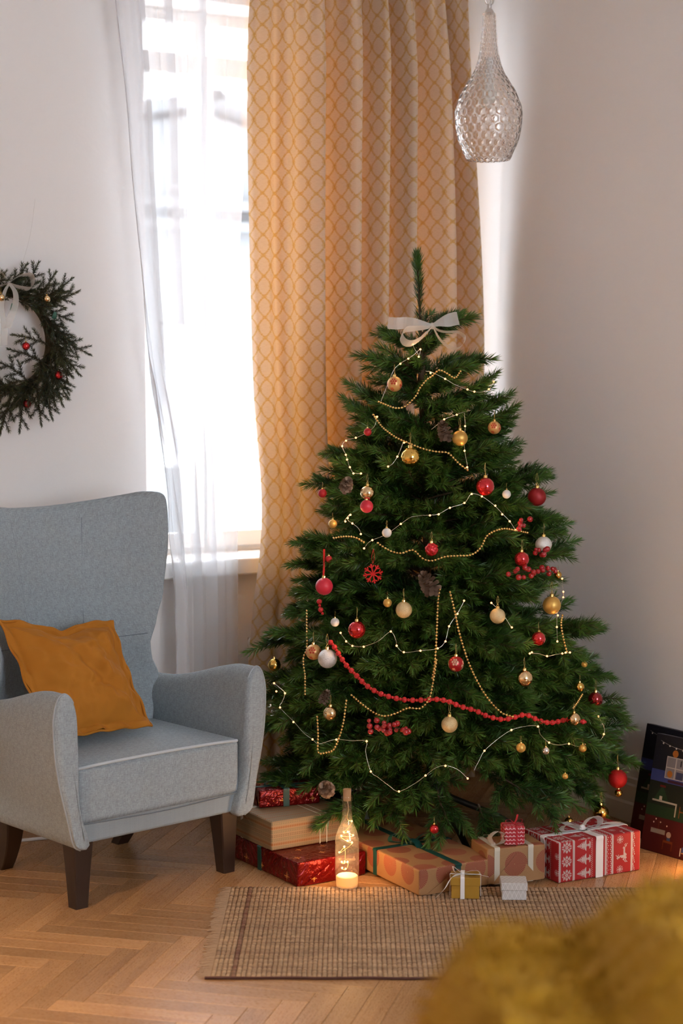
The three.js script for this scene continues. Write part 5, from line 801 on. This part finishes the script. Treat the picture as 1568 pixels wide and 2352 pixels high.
// ---------------------------------------------------------------- advent calendars leaning by the right wall
const adventMap = canvasTexture(768, 720, (c, w, h) => {
  const R = (col, x, y, a, b) => { c.fillStyle = col; c.fillRect(x * w, y * h, a * w, b * h); }, D = (col, x, y, q) => { c.fillStyle = col; c.beginPath(); c.arc(x * w, y * h, q * w, 0, 7); c.fill(); };
  R('#0b1226', 0, 0, 1, 0.3); R('#3d4a86', 0, 0.3, 1, 0.1); R('#16211a', 0, 0.4, 1, 0.3); R('#b4622c', 0.56, 0.4, 0.44, 0.3); R('#1c3a22', 0, 0.6, 0.56, 0.1); R('#4c0c10', 0, 0.7, 1, 0.3);
  c.strokeStyle = '#d8d2c4'; c.lineWidth = 2; c.beginPath(); c.moveTo(0.05 * w, 0.05 * h); c.quadraticCurveTo(0.3 * w, 0.14 * h, 0.6 * w, 0.04 * h); c.stroke();
  for (let k = 0; k < 8; k++) D(k === 4 ? '#5b8fc0' : k === 5 ? '#a02020' : '#f0ead8', 0.08 + k * 0.07, 0.07 + 0.03 * Math.sin(k / 7 * PI), k === 4 || k === 5 ? 0.02 : 0.008);
  for (let k = 0; k < 40; k++) D('rgba(220,220,255,.5)', (k * 0.37) % 1, (k * 0.113) % 0.28, 0.002);
  R('#c8c4bc', 0.14, 0.17, 0.2, 0.19); for (const [x, y] of [[0.147, 0.178], [0.245, 0.178], [0.147, 0.27], [0.245, 0.27]]) R('#8e8d92', x, y, 0.087, 0.083); D('#b8752a', 0.19, 0.32, 0.028); R('#3e4668', 0.255, 0.29, 0.07, 0.063); R('#22242c', 0.285, 0.19, 0.012, 0.05); D('#b8702a', 0.22, 0.14, 0.03);
  R('#40142a', 0.18, 0.37, 0.18, 0.022); R('#a01c1c', 0.46, 0.27, 0.045, 0.07); R('#181c2c', 0.4, 0.34, 0.1, 0.05); D('#1d4a2a', 0.62, 0.26, 0.06); D('#1d4a2a', 0.62, 0.2, 0.045);
  c.fillStyle = '#1f4028'; c.beginPath(); c.moveTo(0.14 * w, 0.42 * h); c.lineTo(0.06 * w, 0.56 * h); c.lineTo(0.22 * w, 0.56 * h); c.fill(); R('#6e1616', 0.11, 0.425, 0.06, 0.018); R('#b8b2a2', 0.05, 0.555, 0.26, 0.016); R('#b8b2a2', 0.295, 0.56, 0.014, 0.11); R('#c8c0ae', 0.12, 0.52, 0.03, 0.035);
  c.strokeStyle = '#d89a48'; for (let k = 0; k < 4; k++) { const a = k * PI / 4; c.lineWidth = 5; c.beginPath(); c.moveTo(w * (0.42 - 0.05 * Math.cos(a)), h * (0.48 - 0.05 * Math.sin(a))); c.lineTo(w * (0.42 + 0.05 * Math.cos(a)), h * (0.48 + 0.05 * Math.sin(a))); c.stroke(); }
  R('#8a4a20', 0.34, 0.57, 0.008, 0.1); R('#8a4a20', 0.34, 0.61, 0.06, 0.01); R('#8a4a20', 0.395, 0.61, 0.007, 0.07); D('#c89a60', 0.52, 0.665, 0.02); R('#141a2a', 0.58, 0.65, 0.12, 0.025);
  R('#9a9488', 0.08, 0.8, 0.15, 0.04); R('#6a3018', 0.15, 0.73, 0.006, 0.07); for (const [x, y] of [[0.12, 0.72], [0.1, 0.75], [0.24, 0.76], [0.17, 0.74]]) D('#ece6d8', x, y, 0.007); D('#b09a88', 0.27, 0.83, 0.025); R('#38507e', 0.255, 0.855, 0.035, 0.03); R('#7a3a14', 0.22, 0.88, 0.1, 0.02); R('#7a3a14', 0.22, 0.9, 0.008, 0.06); R('#7a3a14', 0.312, 0.9, 0.008, 0.06);
  R('#14181c', 0.5, 0.75, 0.15, 0.12); R('#c8bca0', 0.5, 0.745, 0.15, 0.008); R('#c8bca0', 0.57, 0.75, 0.008, 0.12); R('#c8bca0', 0.5, 0.8, 0.15, 0.007); R('#d8d0c0', 0.5, 0.845, 0.15, 0.025); R('#8c1a1c', 0.43, 0.74, 0.07, 0.14); R('#8c1a1c', 0.65, 0.74, 0.07, 0.14); R('#454f86', 0.42, 0.9, 0.4, 0.045); R('#c09060', 0.42, 0.945, 0.4, 0.01); R('#ddd6c8', 0.405, 0.91, 0.01, 0.07);
});
function calendar(label, x, z, turn, lean) {
  const t = thing('advent_calendar', label, 'calendar', [x, 0, z], turn, undefined); t.rotation.order = 'YXZ'; t.rotation.x = -lean;
  const w = 0.40, h = 0.372, d = 0.032, edge = std(lin(0.012, 0.012, 0.022), 0.5), g = rbox(w, h, d, 0.002, 0, h / 2, -d / 2);
  part('box', g, edge, t); const f = part('printed_front', new THREE.PlaneGeometry(w - 0.004, h - 0.004).translate(0, h / 2, 0.0006), std(lin(0.6, 0.58, 0.58), 0.5, { map: adventMap }), t); void f; return t;
}
calendar('dark printed advent calendar leaning on the wall, behind its twin', -0.118, 1.355, -PI / 2 + 0.04, 0.2);
calendar('dark printed advent calendar standing in front of its twin', -0.178, 1.497, -PI / 2 + 0.12, 0.2);
// ---------------------------------------------------------------- bottles with lights inside
const bottleGlass = new THREE.MeshPhysicalMaterial({ color: lin(0.95, 0.93, 0.86), roughness: 0.02, transmission: 0.975, thickness: 0, ior: 1.6 });
function lightBottle(label, pos, sc, seed, power) {
  const t = thing('light_bottle', label, 'bottle lamp', pos, 0.4); t.scale.setScalar(sc);
  const p = [[0, 0.012], [0.02, 0.004], [0.031, 0.001], [0.0345, 0.006], [0.035, 0.02], [0.035, 0.135], [0.0335, 0.155], [0.027, 0.178], [0.0185, 0.198], [0.0145, 0.22], [0.0135, 0.262], [0.0165, 0.264], [0.0165, 0.276], [0.0138, 0.278]];
  part('glass', new THREE.LatheGeometry(new THREE.SplineCurve(p.map(([x, y]) => new THREE.Vector2(x, y))).getPoints(90), 48), bottleGlass, t);
  part('cork', merge([cyl(0.012, 0.0115, 0.034, 20).translate(0, 0.281, 0)]), M.cork, t);
  part('frosted_base', new THREE.LatheGeometry([[0, 0.014], [0.031, 0.008], [0.0325, 0.02], [0.0325, 0.038], [0.028, 0.042], [0, 0.043]].map(([x, y]) => new THREE.Vector2(x, y)), 36), new THREE.MeshPhysicalMaterial({ color: lin(0.9, 0.75, 0.5), roughness: 0.95, transmission: 0.6, thickness: 0 }), t);
  const r = rngOf(seed), pts = [V(0, 0.27, 0), V(0.004, 0.24, 0.002), V(-0.004, 0.21, 0.004)], w = [];
  for (let k = 0; k < 14; k++) { const a = k * 2.2 + r() * 2.4, q = 0.024 * (0.55 + 0.45 * r()) * (k < 2 ? 0.7 : 1), v = V(Math.cos(a) * q, 0.188 - k * 0.0105 + (r() - 0.5) * 0.034, Math.sin(a) * q); pts.push(v); w.push(v); }
  part('wire', new THREE.TubeGeometry(new THREE.CatmullRomCurve3(pts), 160, 0.0007, 5), std(lin(0.8, 0.6, 0.3), 0.3, { metalness: 0.8 }), t);
  w.forEach((v, k) => bulbAt(v.clone().add(V(0, 0.003, 0)), t, k, power));
}
lightBottle('clear corked bottle full of glowing fairy lights on the floor', [-1.232, 0.0005, 1.196], 1.0, 61, 0.009);
lightBottle('second light bottle cut off by the right edge of the photo', [-0.238, 0.0005, 1.60], 0.7, 62, 0.009);
// ---------------------------------------------------------------- jute rug
{
  const t = thing('jute_rug', 'flat woven natural jute rug in front of the gifts', 'rug', [-1.932, 0, 1.67], -Math.atan2(0.517, 0.856)), L = 1.34, W = 0.765, r = rngOf(15);
  part('backing', rbox(L, 0.005, W, 0.002, L / 2, 0.0027, -W / 2), std(lin(0.26, 0.15, 0.09), 0.95), t);
  part('edge_binding', tube(Array.from({ length: 24 }, (_, i) => [i / 23 * L, 0.0045 + 0.0008 * Math.sin(i * 2), 0.0015 * Math.sin(i * 1.7)]), 0.0036, 60, 6), std(lin(0.07, 0.025, 0.018), 0.9), t);
  const nx = 104, nz = 78, im = new THREE.InstancedMesh(new THREE.CapsuleGeometry(0.0038, 0.0062, 3, 6).rotateX(PI / 2), std(0xffffff, 0.95), nx * nz), m = new THREE.Matrix4(), c = new THREE.Color(), e = new THREE.Euler(), q = new THREE.Quaternion();
  const rows = Array.from({ length: nz }, () => r()); let k = 0;
  for (let j = 0; j < nz; j++) for (let i = 0; i < nx; i++) {
    const x = (i + 0.5) / nx * (L - 0.02) + 0.014 + (r() - 0.5) * 0.002, z = -(j + 0.5) / nz * (W - 0.006) - 0.003; e.set((r() - 0.5) * 0.35, (r() - 0.5) * 0.4, 0); q.setFromEuler(e);
    m.compose(V(x, 0.0062 + 0.0008 * r(), z), q, V(1.6, 0.72, 1.05)); im.setMatrixAt(k, m);
    const red = (rows[j] > 0.7 ? 0.35 : 0) + 0.25 * Math.max(0, noise(x * 3, j * 0.9, 4)) + (i === 4 ? 0.8 : 0) + 0.25 * r() - 0.08; c.setRGB(lerp(0.52, 0.27, red), lerp(0.35, 0.14, red), lerp(0.205, 0.085, red))  .multiplyScalar((0.66 + 0.2 * r()) * (0.92 + 0.16 * Math.sin(j * 1.7 + noise(i * 0.05, j * 0.3, 7) * 3))); im.setColorAt(k, c); k++;
  }
  im.name = 'woven_knots'; im.userData.kind = 'stuff'; im.castShadow = im.receiveShadow = true; t.add(im);
  const fr = []; for (let j = 0; j < 150; j++) { const z = -j / 149 * (W - 0.01) - 0.005, l = 0.012 + 0.014 * r(); fr.push(tube([[0.014, 0.006, z], [0.002, 0.007, z + (r() - 0.5) * 0.004], [-l, 0.003, z + (r() - 0.5) * 0.012]], 0.0011, 4, 4)); }
  part('fringe', merge(fr), std(lin(0.4, 0.27, 0.17), 0.95), t).userData.kind = 'stuff';
}
// ---------------------------------------------------------------- fur throw over the arm of a sofa in the foreground
{
  const turn = -Math.atan2(0.512, 0.859), t = thing('fur_throw', 'blurred mustard yellow fur throw over a sofa corner in the foreground', 'throw', [-2.516, 0, 3.960], turn), r = rngOf(19);
  const topY = (x) => 0.833 + 0.045 * sstep(x, 0.22, 0.30) + 0.012 * Math.sin(x * 21) - 0.05 * sstep(0.12 - x, 0, 0.2);
  const surf = (u, v) => { // u across from the left edge, v over the top from the far foot to the near foot
    const a = clamp((v - 0.3) / 0.4, 0, 1), side = 0.30 * Math.sin(clamp(u / 0.16, 0, 1) * PI / 2), x0 = -0.27, x = x0 + (u < 0.3 ? 0.22 * Math.pow(u / 0.3, 1.7) : 0.22 + (u - 0.3) * 1.3);
    const topX = topY(x + 0.27) - 0.36 * Math.pow(1 - clamp(u / 0.3, 0, 1), 2.6), depth = 0.26, zz = lerp(-depth, depth, a), round = Math.pow(Math.abs(zz / depth), 4), y = (topX - 0.09 * round) * (v < 0.3 ? v / 0.3 : v > 0.7 ? (1 - v) / 0.3 : 1);
    void side; const bump = 0.012 * noise(x * 5, v * 7, 2) + 0.008 * noise(x * 14, v * 20, 5), out = v < 0.3 ? -0.02 * Math.sin(v / 0.3 * PI) : v > 0.7 ? 0.02 * Math.sin((1 - v) / 0.3 * PI) : 0;
    return V(x + bump * (u < 0.2 ? 1 : 0), Math.max(0.004, y + bump * (v > 0.25 && v < 0.75 ? 1 : 0.3)), zz + out + bump);
  };
  const g = sheet(90, 140, surf), furMat = std(lin(0.43, 0.225, 0.01), 0.95, { side: THREE.DoubleSide, sheen: 0.5, sheenColor: lin(1, 0.75, 0.15), sheenRoughness: 0.6 });
  part('cloth', g, furMat, t);
  { const rim = []; for (let i = 0; i <= 140; i++) rim.push(surf(0, i / 140)); const fan = sheet(8, 140, (u, v) => { const p = surf(0, v); return V(p.x + 0.012 * u, lerp(p.y, 0.004, u), p.z); }); part('side_drop', fan, furMat, t); void rim; }
  // tufts
  const P = g.attributes.position, Nn = g.attributes.normal, pos = [], col = [], idx = [], up = V(0, 1, 0);
  for (let k = 0; k < 26000; k++) {
    const i = Math.floor(r() * P.count), p = V(P.getX(i) + (r() - 0.5) * 0.014, P.getY(i), P.getZ(i) + (r() - 0.5) * 0.014), n = V(Nn.getX(i), Nn.getY(i), Nn.getZ(i)); if (p.y < 0.1) continue; if (n.dot(V(p.x, p.y - 0.3, p.z)) < 0) n.negate();
    const d = n.clone().add(V((r() - 0.5) * 1.2, -0.2 + (r() - 0.5) * 0.6, (r() - 0.5) * 1.2)).normalize(), l = 0.014 + 0.016 * r(), w = d.clone().cross(up).normalize().multiplyScalar(0.0012), e = p.clone().addScaledVector(d, l), at = pos.length / 3;
    pos.push(p.x - w.x, p.y - w.y, p.z - w.z, p.x + w.x, p.y + w.y, p.z + w.z, e.x, e.y, e.z); const c = 0.75 + 0.5 * r(); for (let q = 0; q < 3; q++) col.push(0.46 * c, 0.245 * c, 0.011 * c); idx.push(at, at + 1, at + 2);
  }
  const f = new THREE.BufferGeometry(); f.setAttribute('position', new THREE.Float32BufferAttribute(pos, 3)); f.setAttribute('color', new THREE.Float32BufferAttribute(col, 3)); f.setIndex(idx); f.computeVertexNormals();
  part('fur_pile', f, std(0xffffff, 0.9, { vertexColors: true, side: THREE.DoubleSide }), t).userData.kind = 'stuff';
}

renderer.render(scene, camera);
